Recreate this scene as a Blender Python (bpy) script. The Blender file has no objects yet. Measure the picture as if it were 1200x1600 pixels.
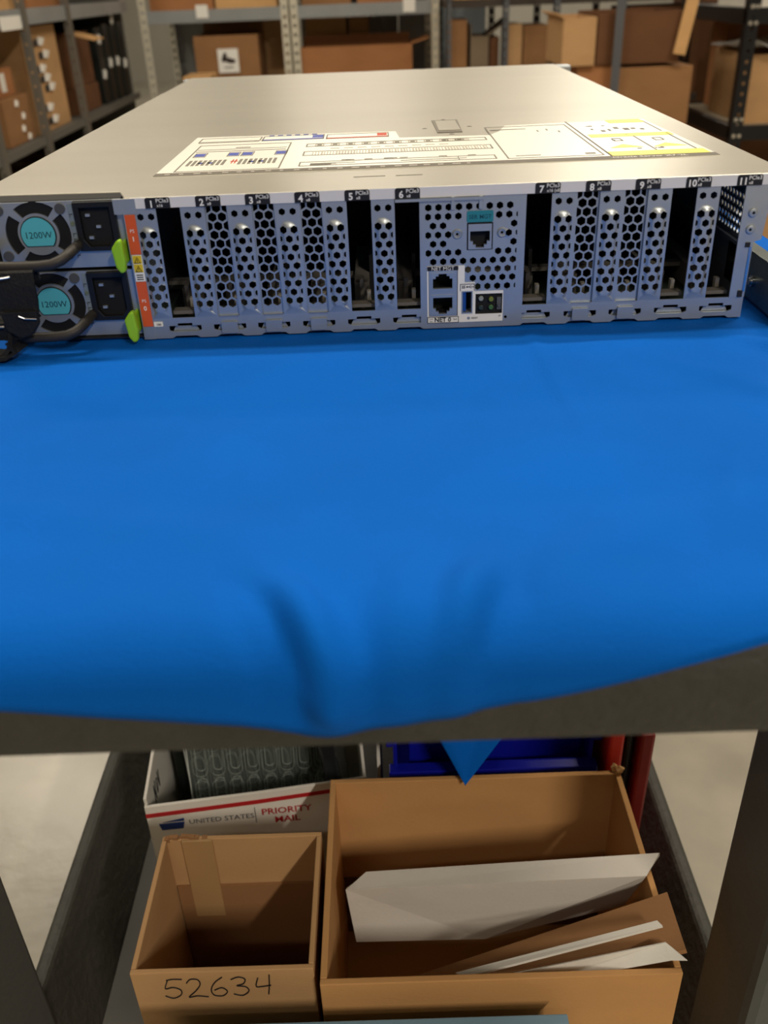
import bpy, bmesh, math, random
from mathutils import Vector, Matrix, noise
from mathutils.geometry import delaunay_2d_cdt
random.seed(7)
C = bpy.context.scene.collection
R = math.radians

# ------------------------------------------------------------------ camera, world, lights, exposure
scene = bpy.context.scene
cam = bpy.data.cameras.new('camera')
co = bpy.data.objects.new('camera', cam); C.objects.link(co); scene.camera = co
CAM = Vector((0.226545, -0.501792, 1.075073))
yaw, pitch, roll = -0.00923615, 0.5304089, -0.0406745
fw = Vector((math.sin(yaw)*math.cos(pitch), math.cos(yaw)*math.cos(pitch), -math.sin(pitch)))
rt = Vector((math.cos(yaw), -math.sin(yaw), 0)); up = rt.cross(fw)
rt2 = rt*math.cos(roll)+up*math.sin(roll); up2 = -rt*math.sin(roll)+up*math.cos(roll)
M3 = Matrix((rt2, up2, -fw)).transposed()
co.matrix_world = Matrix.Translation(CAM) @ M3.to_4x4()
cam.sensor_fit = 'VERTICAL'; cam.sensor_height = 24.0
cam.lens = 1415.3167/1600*24.0
cam.clip_start = 0.01; cam.clip_end = 100
cam.dof.use_dof = True; cam.dof.focus_distance = 0.60; cam.dof.aperture_fstop = 6.0

world = bpy.data.worlds.new('world'); scene.world = world; world.use_nodes = True
bg = world.node_tree.nodes['Background']
bg.inputs[0].default_value = (1.0, 0.93, 0.84, 1); bg.inputs[1].default_value = 0.25

scene.view_settings.view_transform = 'Standard'
scene.view_settings.look = 'None'
scene.view_settings.gamma = 1.0
scene.view_settings.use_curve_mapping = False
scene.view_settings.exposure = 0.0
WARM = (1.0, 0.90, 0.75)

# ------------------------------------------------------------------ materials
def lin(c):
    c = c/255.0
    return c/12.92 if c <= 0.04045 else ((c+0.055)/1.055)**2.4
MATS = {}
def mat(name, rgb, rough=0.6, metal=0.0, var=0.0, vscale=30, bump=0.0, bscale=200, emit=0, spec=0.5, sheen=0.0, stretch=None, trans=0.0, ior=1.45, alpha=1.0):
    if name in MATS: return MATS[name]
    m = bpy.data.materials.new(name); m.use_nodes = True
    nt = m.node_tree; b = nt.nodes['Principled BSDF']
    col = (lin(rgb[0]), lin(rgb[1]), lin(rgb[2]), 1)
    b.inputs['Base Color'].default_value = col
    b.inputs['Roughness'].default_value = rough
    b.inputs['Metallic'].default_value = metal
    b.inputs['Specular IOR Level'].default_value = spec
    b.inputs['Sheen Weight'].default_value = sheen
    b.inputs['Transmission Weight'].default_value = trans
    b.inputs['IOR'].default_value = ior
    b.inputs['Alpha'].default_value = alpha
    tc = nt.nodes.new('ShaderNodeTexCoord')
    src = tc.outputs['Object']
    if stretch:
        mp = nt.nodes.new('ShaderNodeMapping'); mp.inputs['Scale'].default_value = stretch
        nt.links.new(src, mp.inputs[0]); src = mp.outputs[0]
    if var > 0:
        n = nt.nodes.new('ShaderNodeTexNoise'); n.inputs['Scale'].default_value = vscale; n.inputs['Detail'].default_value = 6
        nt.links.new(src, n.inputs['Vector'])
        r = nt.nodes.new('ShaderNodeValToRGB')
        r.color_ramp.elements[0].position = 0.3; r.color_ramp.elements[1].position = 0.7
        r.color_ramp.elements[0].color = tuple(x*(1-var) for x in col[:3])+(1,)
        r.color_ramp.elements[1].color = tuple(min(1, x*(1+var)) for x in col[:3])+(1,)
        nt.links.new(n.outputs[0], r.inputs[0]); nt.links.new(r.outputs[0], b.inputs['Base Color'])
    if bump > 0:
        n2 = nt.nodes.new('ShaderNodeTexNoise'); n2.inputs['Scale'].default_value = bscale; n2.inputs['Detail'].default_value = 4
        nt.links.new(src, n2.inputs['Vector'])
        bp = nt.nodes.new('ShaderNodeBump'); bp.inputs['Strength'].default_value = bump; bp.inputs['Distance'].default_value = 0.002
        nt.links.new(n2.outputs[0], bp.inputs['Height']); nt.links.new(bp.outputs[0], b.inputs['Normal'])
    if emit:
        b.inputs['Emission Color'].default_value = col; b.inputs['Emission Strength'].default_value = emit
    MATS[name] = m
    return m
zinc   = mat('zinc_steel', (184, 190, 194), 0.42, 0.74, var=0.05, vscale=60, bump=0.03, bscale=600)
zinc2  = mat('zinc_steel_recessed', (160, 168, 180), 0.5, 0.85, var=0.05, vscale=60)
lidm   = mat('lid_steel', (195, 191, 180), 0.34, 0.75, var=0.035, vscale=6, bump=0.02, bscale=500, stretch=(0.2, 3, 1))
lipm   = mat('white_label_strip', (232, 230, 228), 0.5)
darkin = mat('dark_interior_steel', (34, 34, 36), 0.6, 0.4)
blackp = mat('black_plastic', (20, 20, 22), 0.42, bump=0.05, bscale=300)
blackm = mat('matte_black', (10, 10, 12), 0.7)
graypl = mat('grey_connector_plastic', (104, 100, 94), 0.6)
pcb    = mat('circuit_board', (34, 44, 38), 0.6)
white  = mat('white_paper', (244, 242, 236), 0.45)
sticky = mat('sticker_white', (246, 243, 232), 0.28, spec=0.6)
ink    = mat('black_ink', (28, 28, 32), 0.5)
greyink= mat('grey_ink', (122, 118, 108), 0.5)
pale   = mat('pale_grey_ink', (186, 180, 166), 0.5)
bluei  = mat('blue_ink', (66, 82, 170), 0.5)
redi   = mat('red_ink', (196, 70, 48), 0.5)
orange = mat('orange_label', (222, 92, 44), 0.5)
yellow = mat('yellow_ink', (236, 228, 96), 0.4)
teal   = mat('teal_label', (38, 132, 146), 0.5)
cyan   = mat('cyan_label', (86, 186, 204), 0.5)
lime   = mat('lime_plastic', (150, 205, 40), 0.4, bump=0.03, bscale=400)
cloth  = mat('blue_cloth', (0, 92, 188), 0.85, var=0.06, vscale=14, bump=0.25, bscale=900, sheen=0.0, spec=0.12)
foam   = mat('black_structural_foam', (56, 55, 50), 0.62, var=0.15, vscale=25, bump=0.9, bscale=120)
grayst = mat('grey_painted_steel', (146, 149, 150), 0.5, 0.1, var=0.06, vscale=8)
graypn = mat('grey_back_panel', (156, 158, 156), 0.55, 0.1, var=0.05, vscale=3)
galv   = mat('galvanised_post', (214, 208, 190), 0.45, 0.3, var=0.06, vscale=20)
blkst  = mat('black_painted_steel', (26, 26, 28), 0.35, 0.2)
rivet  = mat('bright_rivet', (220, 214, 204), 0.25, 0.9)
chrome = mat('bright_wire', (200, 200, 200), 0.2, 1.0)
clearm = mat('clear_plastic', (170, 182, 176), 0.07, alpha=0.07, spec=1.0)
clearr = mat('plastic_edge_highlight', (196, 206, 200), 0.1, alpha=0.5, spec=1.0)
clearb = mat('plastic_rim_highlight', (226, 230, 224), 0.15, alpha=0.9, spec=1.0)
film   = mat('plastic_film', (232, 230, 224), 0.25, alpha=0.62, bump=.5, bscale=40)
concr  = mat('concrete_floor', (172, 166, 152), 0.30, var=0.22, vscale=5, bump=0.35, bscale=30, spec=0.8)
wallm  = mat('painted_wall', (170, 166, 156), 0.8, var=0.04, vscale=2)
ceilm  = mat('ceiling_paint', (210, 206, 196), 0.9)
tote   = mat('dark_blue_plastic', (14, 22, 150), 0.32)
redp   = mat('red_plastic', (206, 44, 34), 0.45)
palebl = mat('pale_blue_plastic', (120, 150, 170), 0.5)
tape   = mat('brown_tape', (176, 140, 96), 0.25)
rubber = mat('rubber_handle', (48, 44, 40), 0.55, bump=0.1, bscale=300)
green  = mat('green_plastic', (20, 78, 46), 0.5)
def card(name, rgb, rough=0.85):
    m = mat(name, rgb, rough, var=0.08, vscale=7, bump=0.12, bscale=250, stretch=(1, 1, 2.5), spec=0.2)
    return m
kraft  = card('kraft_cardboard', (190, 150, 106))
kraft2 = card('brown_cardboard', (150, 110, 74))
kraft3 = card('dark_cardboard', (108, 74, 50))
kraft4 = card('light_cardboard', (208, 164, 112))
kraft5 = card('copper_cardboard', (168, 116, 76))
wcard  = card('white_cardboard', (226, 222, 214))
gcard  = card('white_lined_board', (214, 208, 200))

# ------------------------------------------------------------------ mesh helpers
class MB:
    def __init__(s): s.v = []; s.f = []
    def add(s, vs, fs):
        n = len(s.v); s.v += [tuple(v) for v in vs]; s.f += [tuple(i+n for i in f) for f in fs]; return s
    def box(s, x0, x1, y0, y1, z0, z1, M=None):
        vs = [Vector((x, y, z)) for z in (z0, z1) for y in (y0, y1) for x in (x0, x1)]
        if M: vs = [M @ v for v in vs]
        return s.add(vs, [(0, 2, 3, 1), (4, 5, 7, 6), (0, 1, 5, 4), (2, 6, 7, 3), (0, 4, 6, 2), (1, 3, 7, 5)])
    def prism(s, pts, axis, a, b, M=None):
        """pts: 2D polygon; axis 'y' -> pts are (x,z); 'z' -> (x,y); 'x' -> (y,z)"""
        def P(p, t):
            v = {'y': (p[0], t, p[1]), 'z': (p[0], p[1], t), 'x': (t, p[0], p[1])}[axis]
            return (M @ Vector(v)) if M else Vector(v)
        n = len(pts); vs = [P(p, a) for p in pts]+[P(p, b) for p in pts]
        fs = [tuple(range(n)), tuple(range(2*n-1, n-1, -1))]+[(i, (i+1) % n, n+(i+1) % n, n+i) for i in range(n)]
        return s.add(vs, fs)
    def tube(s, pts, r, n=10, flat=1.0):
        pts = [Vector(p) for p in pts]; rings = []
        prev = None
        for i, p in enumerate(pts):
            t = (pts[min(i+1, len(pts)-1)]-pts[max(i-1, 0)]).normalized()
            if prev is None:
                a = t.orthogonal().normalized() if abs(t.y) > .9 or True else None
                ref = Vector((0, 1, 0)) if abs(t.y) < .8 else Vector((0, 0, 1))
                a = (ref-t*ref.dot(t)).normalized()
            else:
                a = (prev-t*prev.dot(t)).normalized()
            prev = a; b = t.cross(a)
            rr = r[i] if isinstance(r, (list, tuple)) else r
            rings.append([p+a*rr*math.cos(2*math.pi*k/n)+b*rr*flat*math.sin(2*math.pi*k/n) for k in range(n)])
        vs = [v for rg in rings for v in rg]; fs = []
        for i in range(len(rings)-1):
            for k in range(n):
                fs.append((i*n+k, i*n+(k+1) % n, (i+1)*n+(k+1) % n, (i+1)*n+k))
        fs.append(tuple(range(n-1, -1, -1))); fs.append(tuple((len(rings)-1)*n+k for k in range(n)))
        return s.add(vs, fs)
    def cyl(s, p, q, r, n=20): return s.tube([p, q], r, n)
    def ribbon(s, pts, w, t):
        """band along pts: w is a width vector per band (Vector), t thickness"""
        pts = [Vector(p) for p in pts]; vs = []; w = Vector(w)*.5
        for i, p in enumerate(pts):
            tg = (pts[min(i+1, len(pts)-1)]-pts[max(i-1, 0)]).normalized()
            n = tg.cross(w).normalized()*t*.5
            vs += [p-w-n, p+w-n, p+w+n, p-w+n]
        fs = [(0, 3, 2, 1)]
        for i in range(len(pts)-1):
            for k in range(4): fs.append((4*i+k, 4*i+(k+1) % 4, 4*i+4+(k+1) % 4, 4*i+4+k))
        e = 4*(len(pts)-1); fs.append((e, e+1, e+2, e+3))
        return s.add(vs, fs)
    def mesh(s, name):
        me = bpy.data.meshes.new(name); me.from_pydata(s.v, [], s.f); me.update()
        bm = bmesh.new(); bm.from_mesh(me); bmesh.ops.recalc_face_normals(bm, faces=bm.faces); bm.to_mesh(me); bm.free()
        return me
    def build(s, name, m, parent=None, smooth=False, bevel=0, label=None, kind=None):
        me = s.mesh(name); me.materials.append(m)
        if smooth:
            for p in me.polygons: p.use_smooth = True
            try: me.set_sharp_from_angle(angle=R(40))
            except Exception: pass
        return link(name, me, parent, bevel, label, kind)
def link(name, me, parent=None, bevel=0, label=None, kind=None):
    o = bpy.data.objects.new(name, me); C.objects.link(o)
    if parent:
        o.parent = parent
        root = parent
        off = Vector((0, 0, 0))
        while root: off += Vector(root.location); root = root.parent
        o.location = -off
    if bevel:
        b = o.modifiers.new('bevel', 'BEVEL'); b.width = bevel; b.segments = 2; b.limit_method = 'ANGLE'
    if label: o['label'] = label
    if kind: o['kind'] = kind
    return o
def tag(o, label, cat, group=None, kind=None):
    o['label'] = label; o['category'] = cat
    if group: o['group'] = group
    if kind: o['kind'] = kind
    return o
def thing(name, label, cat, loc, group=None):
    o = bpy.data.objects.new(name, None); C.objects.link(o); o.location = loc; o.empty_display_size = .05
    return tag(o, label, cat, group)

def inpoly(p, poly):
    x, y = p; c = False; j = len(poly)-1
    for i in range(len(poly)):
        xi, yi = poly[i]; xj, yj = poly[j]
        if (yi > y) != (yj > y) and x < (xj-xi)*(y-yi)/(yj-yi)+xi: c = not c
        j = i
    return c
def plate(mb, outline, holes, f, th, extra=(), hfun=None):
    """sheet with real holes. f(a,b,d)->world point, d = depth behind the front face"""
    vs = []; es = []
    for loop in [outline]+list(holes):
        n = len(vs); vs += [Vector(p) for p in loop]; es += [(n+i, n+(i+1) % len(loop)) for i in range(len(loop))]
    vs += [Vector(p) for p in extra]
    rv, re, rf, _, _, _ = delaunay_2d_cdt(vs, es, [], 0, 1e-7)
    hb = [(min(p[0] for p in h), max(p[0] for p in h), min(p[1] for p in h), max(p[1] for p in h), h) for h in holes]
    keep = []
    for t in rf:
        cx = sum(rv[i][0] for i in t)/len(t); cy = sum(rv[i][1] for i in t)/len(t)
        if not inpoly((cx, cy), outline): continue
        if any(b[0] <= cx <= b[1] and b[2] <= cy <= b[3] and inpoly((cx, cy), b[4]) for b in hb): continue
        keep.append(t)
    used = sorted({i for t in keep for i in t}); mp = {u: k for k, u in enumerate(used)}; n = len(used)
    hs = [hfun(rv[u][0], rv[u][1]) if hfun else 0 for u in used]
    V = [f(rv[u][0], rv[u][1], -h) for u, h in zip(used, hs)]+[f(rv[u][0], rv[u][1], th-h) for u, h in zip(used, hs)]
    F = [tuple(mp[i] for i in t) for t in keep]+[tuple(mp[i]+n for i in reversed(t)) for t in keep]
    cnt = {}
    for t in keep:
        for i in range(len(t)):
            a, b = t[i], t[(i+1) % len(t)]; k = (min(a, b), max(a, b)); cnt.setdefault(k, []).append((a, b))
    for k, l in cnt.items():
        if len(l) == 1: a, b = l[0]; F.append((mp[b], mp[a], mp[a]+n, mp[b]+n))
    return mb.add(V, F)
def XZ(y): return lambda a, b, d: (a, y+d, b)
def hexa(cx, cz, r): return [(cx+r*math.sin(math.pi/3*k), cz+r*math.cos(math.pi/3*k)) for k in range(6)]
def circ(cx, cz, r, n=20, a0=0): return [(cx+r*math.cos(2*math.pi*k/n+a0), cz+r*math.sin(2*math.pi*k/n+a0)) for k in range(n)]
def clipx(poly, x0, x1):
    for s, lim in ((1, x0), (-1, x1)):
        out = []
        for i in range(len(poly)):
            a, b = poly[i-1], poly[i]; ia = s*(a[0]-lim) >= 0; ib = s*(b[0]-lim) >= 0
            if ia != ib:
                t = (lim-a[0])/(b[0]-a[0]); out.append((lim, a[1]+t*(b[1]-a[1])))
            if ib: out.append(b)
        poly = out
    return poly
def rect(x0, x1, z0, z1): return [(x0, z0), (x1, z0), (x1, z1), (x0, z1)]
def rrect(x0, x1, z0, z1, r, n=4):
    P = []
    for (cx, cz, a) in ((x1-r, z0+r, -90), (x1-r, z1-r, 0), (x0+r, z1-r, 90), (x0+r, z0+r, 180)):
        for k in range(n+1): P.append((cx+r*math.cos(R(a+90*k/n)), cz+r*math.sin(R(a+90*k/n))))
    return P
TXT = {}
def text(mb, s, size, M, align='LEFT', th=0.0, bold=0.0):
    key = (s, align, bold)
    if key not in TXT:
        cu = bpy.data.curves.new('t', 'FONT'); cu.body = s; cu.size = 1; cu.align_x = align; cu.resolution_u = 2; cu.offset = bold
        o = bpy.data.objects.new('t', cu); C.objects.link(o)
        dg = bpy.context.evaluated_depsgraph_get(); dg.update()
        me = bpy.data.meshes.new_from_object(o.evaluated_get(dg))
        TXT[key] = ([v.co.copy() for v in me.vertices], [tuple(p.vertices) for p in me.polygons])
        bpy.data.objects.remove(o); bpy.data.curves.remove(cu); bpy.data.meshes.remove(me)
    vs, fs = TXT[key]
    return mb.add([M @ (v*size) for v in vs], fs)
def MF(x, y, z):            # lettering on a face looking to -Y
    return Matrix.Translation((x, y, z)) @ Matrix.Rotation(R(90), 4, 'X')
def MT(x, y, z, a=0):       # lettering lying on top
    return Matrix.Translation((x, y, z)) @ Matrix.Rotation(a, 4, 'Z')

# ------------------------------------------------------------------ the room
MB().box(-7, 8, -7, 13, -.1, 0).build('floor', concr, kind='structure')
MB().box(-7, 8, -7, 13, 3.9, 4.0).build('ceiling', ceilm, kind='structure')
MB().box(-7, 8, 13, 13.1, 0, 3.9).build('wall_back', wallm, kind='structure')
MB().box(-7, 8, -7.1, -7, 0, 3.9).build('wall_front', wallm, kind='structure')
MB().box(-7.1, -7, -7, 13, 0, 3.9).build('wall_left', wallm, kind='structure')
MB().box(8, 8.1, -7, 13, 0, 3.9).build('wall_right', wallm, kind='structure')
lampm = mat('lamp_diffuser', (255, 236, 200), 0.5, emit=2.5)
lampb = mat('lamp_housing', (220, 220, 216), 0.5)
def ceiling_light(x, y, w, lab, turn=False, z=3.55):
    t = thing('ceiling_light', lab, 'lamp', (x, y, z), 'ceiling strip lamps')
    M = Matrix.Translation((x, y, 0)) @ Matrix.Rotation(R(90 if turn else 0), 4, 'Z')
    MB().prism([(-.09, z), (-.13, z+.06), (-.06, z+.1), (.06, z+.1), (.13, z+.06), (.09, z)], 'x', -.7, .7, M).build('lamp_housing', lampb, t)
    MB().box(-.68, .68, -.08, .08, z-.012, z-.001, M).build('diffuser', lampm, t)
    for s in (-.5, .5): MB().cyl(M @ Vector((s, 0, z+.1)), M @ Vector((s, 0, 3.9)), .006, 6).build('hanger', blkst, t)
    L = bpy.data.lights.new('strip_light', 'AREA'); L.shape = 'RECTANGLE'; L.size = 1.36; L.size_y = .16
    L.energy = w; L.color = WARM
    lo = bpy.data.objects.new('strip_light', L); C.objects.link(lo); lo.parent = t; lo.location = (0, 0, -.02); lo.rotation_euler = (0, 0, R(90 if turn else 0))
for (x, y, w, lab, tn) in ((-.9, -2.6, 14, 'ceiling strip lamp behind the viewer on the left', False), (2.05, -3.7, 170, 'ceiling strip lamp behind the viewer on the right, turned lengthwise', True),
        (-.7, .6, 46, 'ceiling strip lamp above the left side of the cart', False), (1.3, 1.0, 60, 'ceiling strip lamp above the right side of the cart', False),
        (-2.0, 3.75, 44, 'ceiling strip lamp above the left shelving unit', False), (1.9, 3.4, 20, 'ceiling strip lamp above the black shelving unit', False),
        (-1.6, 6.4, 20, 'ceiling strip lamp beyond the left shelving bay', False), (1.6, 6.6, 44, 'ceiling strip lamp beyond the right shelving bay', False),
        (0, 9.5, 60, 'farthest ceiling strip lamp on the left', False), (2.8, 9.5, 80, 'farthest ceiling strip lamp on the right', False)):
    ceiling_light(x, y, w, lab, tn)

# ------------------------------------------------------------------ the cart (bench)
TX0, TX1, TY0, TY1, TZ = -.10, .505, -.28, .78, .899
cart = thing('utility_cart', 'black two-shelf utility cart with wide square legs under the blue cloth', 'cart', (.2, .25, 0))
prof = []
for k in range(9):
    a = R(90+22.5*k); prof.append((TY0+.022+.022*math.cos(a)*1.0, TZ-.0235+.0235*math.sin(a)))
prof = [(TY1, TZ)]+[p for p in prof[:5]]+[(TY0, TZ-.040), (TY0+.002, TZ-.0455), (TY0+.008, TZ-.0475), (TY1, TZ-.0475)]
MB().prism(prof, 'x', TX0, TX1).build('top_shelf', foam, cart, smooth=True)
leg = lambda x0, x1, y0, y1: MB().box(x0, x1, y0, y1, .13, TZ-.046).build('leg', mat('dark_grey_leg', (84, 87, 86), .55, var=.06, vscale=9, bump=.3, bscale=90), cart, bevel=.008)
for (x0, x1, y0, y1) in ((-.118, -.073, -.13, -.05), (.466, .525, -.13, -.05), (-.118, -.073, .66, .74), (.466, .525, .66, .74)): leg(x0, x1, y0, y1)
tray = MB()
def tray_side(sx, x):
    tray.prism([(x, .2), (x, .322), (x+sx*.013, .322), (x+sx*.046, .24), (x+sx*.046, .2)], 'y', -.13, .78)
tray_side(1, -.108); tray_side(-1, .506)
MB().box(-.0615, .4595, -.129, .769, .24, .2403).build('shelf_floor', mat('half_lit_grey', (74, 72, 67), .6, var=.2, vscale=12), cart); tray.box(-.062, .46, -.16, .78, .21, .24); tray.box(-.108, .506, .77, .79, .2, .322); tray.box(-.108, .506, -.165, -.13, .2, .25)  # light and shadow averaged into the floor sheet's grey, over darker foam
tray.build('lower_shelf', foam, cart, bevel=.004)
for (x, y) in ((-.06, -.09), (.467, -.09), (-.06, .7), (.467, .7)):
    MB().cyl((x, y, .1), (x, y, .135), .03).build('caster_fork', zinc2, cart)
    MB().cyl((x-.016, y, .06), (x+.016, y, .06), .06, 24).build('caster_wheel', blackp, cart, smooth=True)

# ------------------------------------------------------------------ blue cloth
def smooth01(t): t = max(0, min(1, t)); return t*t*(3-2*t)
def hemz(x):
    P = [(-.10, -.088), (0, -.096), (.098, -.103), (.15, -.109), (.176, -.1125), (.196, -.1175), (.2, -.1178), (.226, -.1134), (.255, -.109), (.284, -.103), (.315, -.096), (.343, -.090), (.40, -.083), (.51, -.081)]
    for (a, za), (b, zb) in zip(P, P[1:]):
        if a <= x <= b: return .98+za+(zb-za)*(x-a)/(b-a)
    return .98+P[-1][1]
def cloth_h(x, y):
    h = .0012*noise.noise(Vector((x*7, y*7, 1)))+.0006*noise.noise(Vector((x*22, y*30, 4)))
    def g(cx, cy, ang, L, W):
        dx, dy = x-cx, y-cy; u = dx*math.cos(ang)+dy*math.sin(ang); v = -dx*math.sin(ang)+dy*math.cos(ang)
        return math.exp(-(u/L)**2-(v/W)**2)
    h += .0095*g(.202, -.274, R(-56), .026, .0075) - .004*g(.186, -.270, R(-56), .024, .007)
    h += .0065*g(.250, -.262, R(68), .020, .008) - .003*g(.262, -.268, R(68), .026, .007)
    h += .004*g(.228, -.27, R(80), .03, .009)
    h += .003*g(.36, -.2, R(70), .05, .01)+.0025*g(.30, -.235, R(30), .05, .012)
    h += .0016*g(.31, -.07, R(92), .07, .004)+.0016*g(.34, -.035, R(8), .05, .004)
    h += .003*g(.40, -.1, R(-50), .05, .008)+.0025*g(.42, -.15, R(-70), .04, .008)
    h += .007*g(.441, -.062, R(-52), .030, .0065)+.0022*g(.10, -.2, R(-15), .06, .012)
    h += .002*g(.12, -.05, R(4), .1, .012)
    return max(h, -.0006)
cl = MB(); NX, NY = 240, 170
X0, X1 = TX0-.004, TX1+.006
rows = []
# the cloth is longer towards the right rear; its parameter s runs from the rear edge to the hem
for j in range(NY+1):
    row = []
    for i in range(NX+1):
        x = X0+(X1-X0)*i/NX
        yb = .30
        hz = hemz(x); drop = max(.0005, .9-hz)
        # path: flat from yb to TY0+r, arc, then vertical down
        r = .024; flat = yb-(TY0+.022)
        arc = r*math.pi/2 if drop >= r else r*math.acos(1-drop/r)
        total = flat+arc+max(0, drop-r)
        s = total*j/NY
        if j > NY*.6:
            pass
        if s <= flat:
            y = yb-s; z = .9008+cloth_h(x, y)*smooth01((.02+(-y))/.02 if y > -.02 else 1)*1.0
            if y > -.01: z = .9004
        elif s <= flat+arc:
            a = (s-flat)/r; y = TY0+.022-r*math.sin(a); z = .8763+r*math.cos(a)
            hh = cloth_h(x, max(y, TY0)); y -= hh*math.sin(a); z += hh*math.cos(a)
        else:
            d = s-flat-arc; y = TY0-.002; z = .8763-d
            hh = cloth_h(x, TY0); y -= hh*max(.1, 1-d/.016)
        # rounded over the right and left edges of the top
        row.append(Vector((x, y, z)))
    rows.append(row)
vs = [v for r_ in rows for v in r_]; fs = []
for j in range(NY):
    for i in range(NX):
        a = j*(NX+1)+i; fs.append((a, a+1, a+NX+2, a+NX+1))
cl.add(vs, fs)
clo = cl.build('work_cloth', cloth, smooth=True)
sm = clo.modifiers.new('solid', 'SOLIDIFY'); sm.thickness = .0012; sm.offset = 0
tag(clo, 'bright blue cotton cloth spread over the cart top and hanging over its front edge', 'cloth')

# ------------------------------------------------------------------ the server
SX0, SX1 = .015, .4302          # chassis walls
ZT, ZB = .98, .9025
srv = thing('rack_server', 'silver two-unit rack server seen from its rear, lying on the blue cloth', 'server', (.2226, .35, ZB))
TH = .001
# lid: flat sheet with notch over the power supplies, lip hanging over the rear face
m = MB()
m.prism([(0, .023), (.0835, .019), (.0905, .0), (.445, .0), (.445, .5495), (0, .5495)], 'z', ZT-.0012, ZT)
m.box(.0895, .445, -.0003, .0009, ZT-.0058, ZT)
m.box(0, .0012, .024, .5495, ZT-.012, ZT); m.box(.4438, .445, .0, .5495, ZT-.012, ZT)
lid = m.build('lid', lidm, srv, bevel=.0006)
MB().box(0, .445, .5505, .7297, ZT-.012, ZT-.0002).build('front_cover', lidm, srv, bevel=.0008)
m = MB()
for x in (-.008, .438): m.box(x, x+.026 if x > 0 else x+.02, .715, .732, ZT-.03, ZT-.001)
m.build('mounting_ear', zinc, srv, bevel=.002)
MB().box(.0935, .4449, -.0007, -.0003, ZT-.0056, ZT-.0001).build('label_strip', lipm, srv)
# the slot number tabs
tabs = {1: (.1013, 'x16'), 2: (.1282, 'x8'), 3: (.1547, 'x8'), 4: (.1811, 'x8'), 5: (.2078, 'x8'), 6: (.2346, 'x8'),
        7: (.3093, 'x16 (x8)'), 8: (.3361, 'x8'), 9: (.3625, 'x8'), 10: (.3893, 'x8'), 11: (.4164, 'x8')}
for n, (x, sub) in tabs.items():
    P = [(x, ZT-.0057), (x+.0133, ZT-.0057)]+[(x+.0133-.0012+.0012*math.cos(R(a)), ZT-.0013+.0012*math.sin(R(a))) for a in (0, 30, 60, 90)]+[(x+.0012+.0012*math.cos(R(a)), ZT-.0013+.0012*math.sin(R(a))) for a in (90, 120, 150, 180)]
    tb = MB().prism(P, 'y', -.0011, -.0007).build('slot_label', ink, srv)
    t = MB(); text(t, str(n), .0050, MF(x+.0006 if n > 9 else x+.0020, -.00116, ZT-.0051), bold=.03)
    text(t, 'PCIe3', .0029, MF(x+.0058, -.00116, ZT-.0027), bold=.01); text(t, sub, .0022, MF(x+.0061, -.00116, ZT-.0050), bold=.01)
    t.build('lettering', white, tb)
# chassis shell
m = MB()
m.box(SX0, SX1, .002, .729, ZB, ZB+.001)
m.box(SX0, SX0+.001, .0015, .729, ZB, ZT-.002)
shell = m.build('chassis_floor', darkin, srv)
sw = MB(); holes = []
for r_ in range(5):
    for c_ in range(8):
        yy = .016+c_*.0052+(r_ % 2)*.0026; holes.append(circ(yy, .9455+r_*.0046, .0019, 8))
plate(sw, rect(.0015, .729, ZB, ZT-.002), holes, lambda a, b, d: (SX1-.001+d, a, b), .001)
sw.build('side_wall', zinc2, srv)
MB().box(SX1-.004, SX1-.0014, .004, .2, .9395, .9415).build('side_rib', zinc2, srv)
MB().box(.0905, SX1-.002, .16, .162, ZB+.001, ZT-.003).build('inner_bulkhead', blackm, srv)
MB().box(.088, SX1-.002, .012, .16, ZB+.004, ZB+.0056).build('circuit_board', pcb, srv)
MB().box(.0885, .0897, .001, .16, ZB+.001, ZT-.002).build('bay_divider', zinc2, srv)
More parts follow.
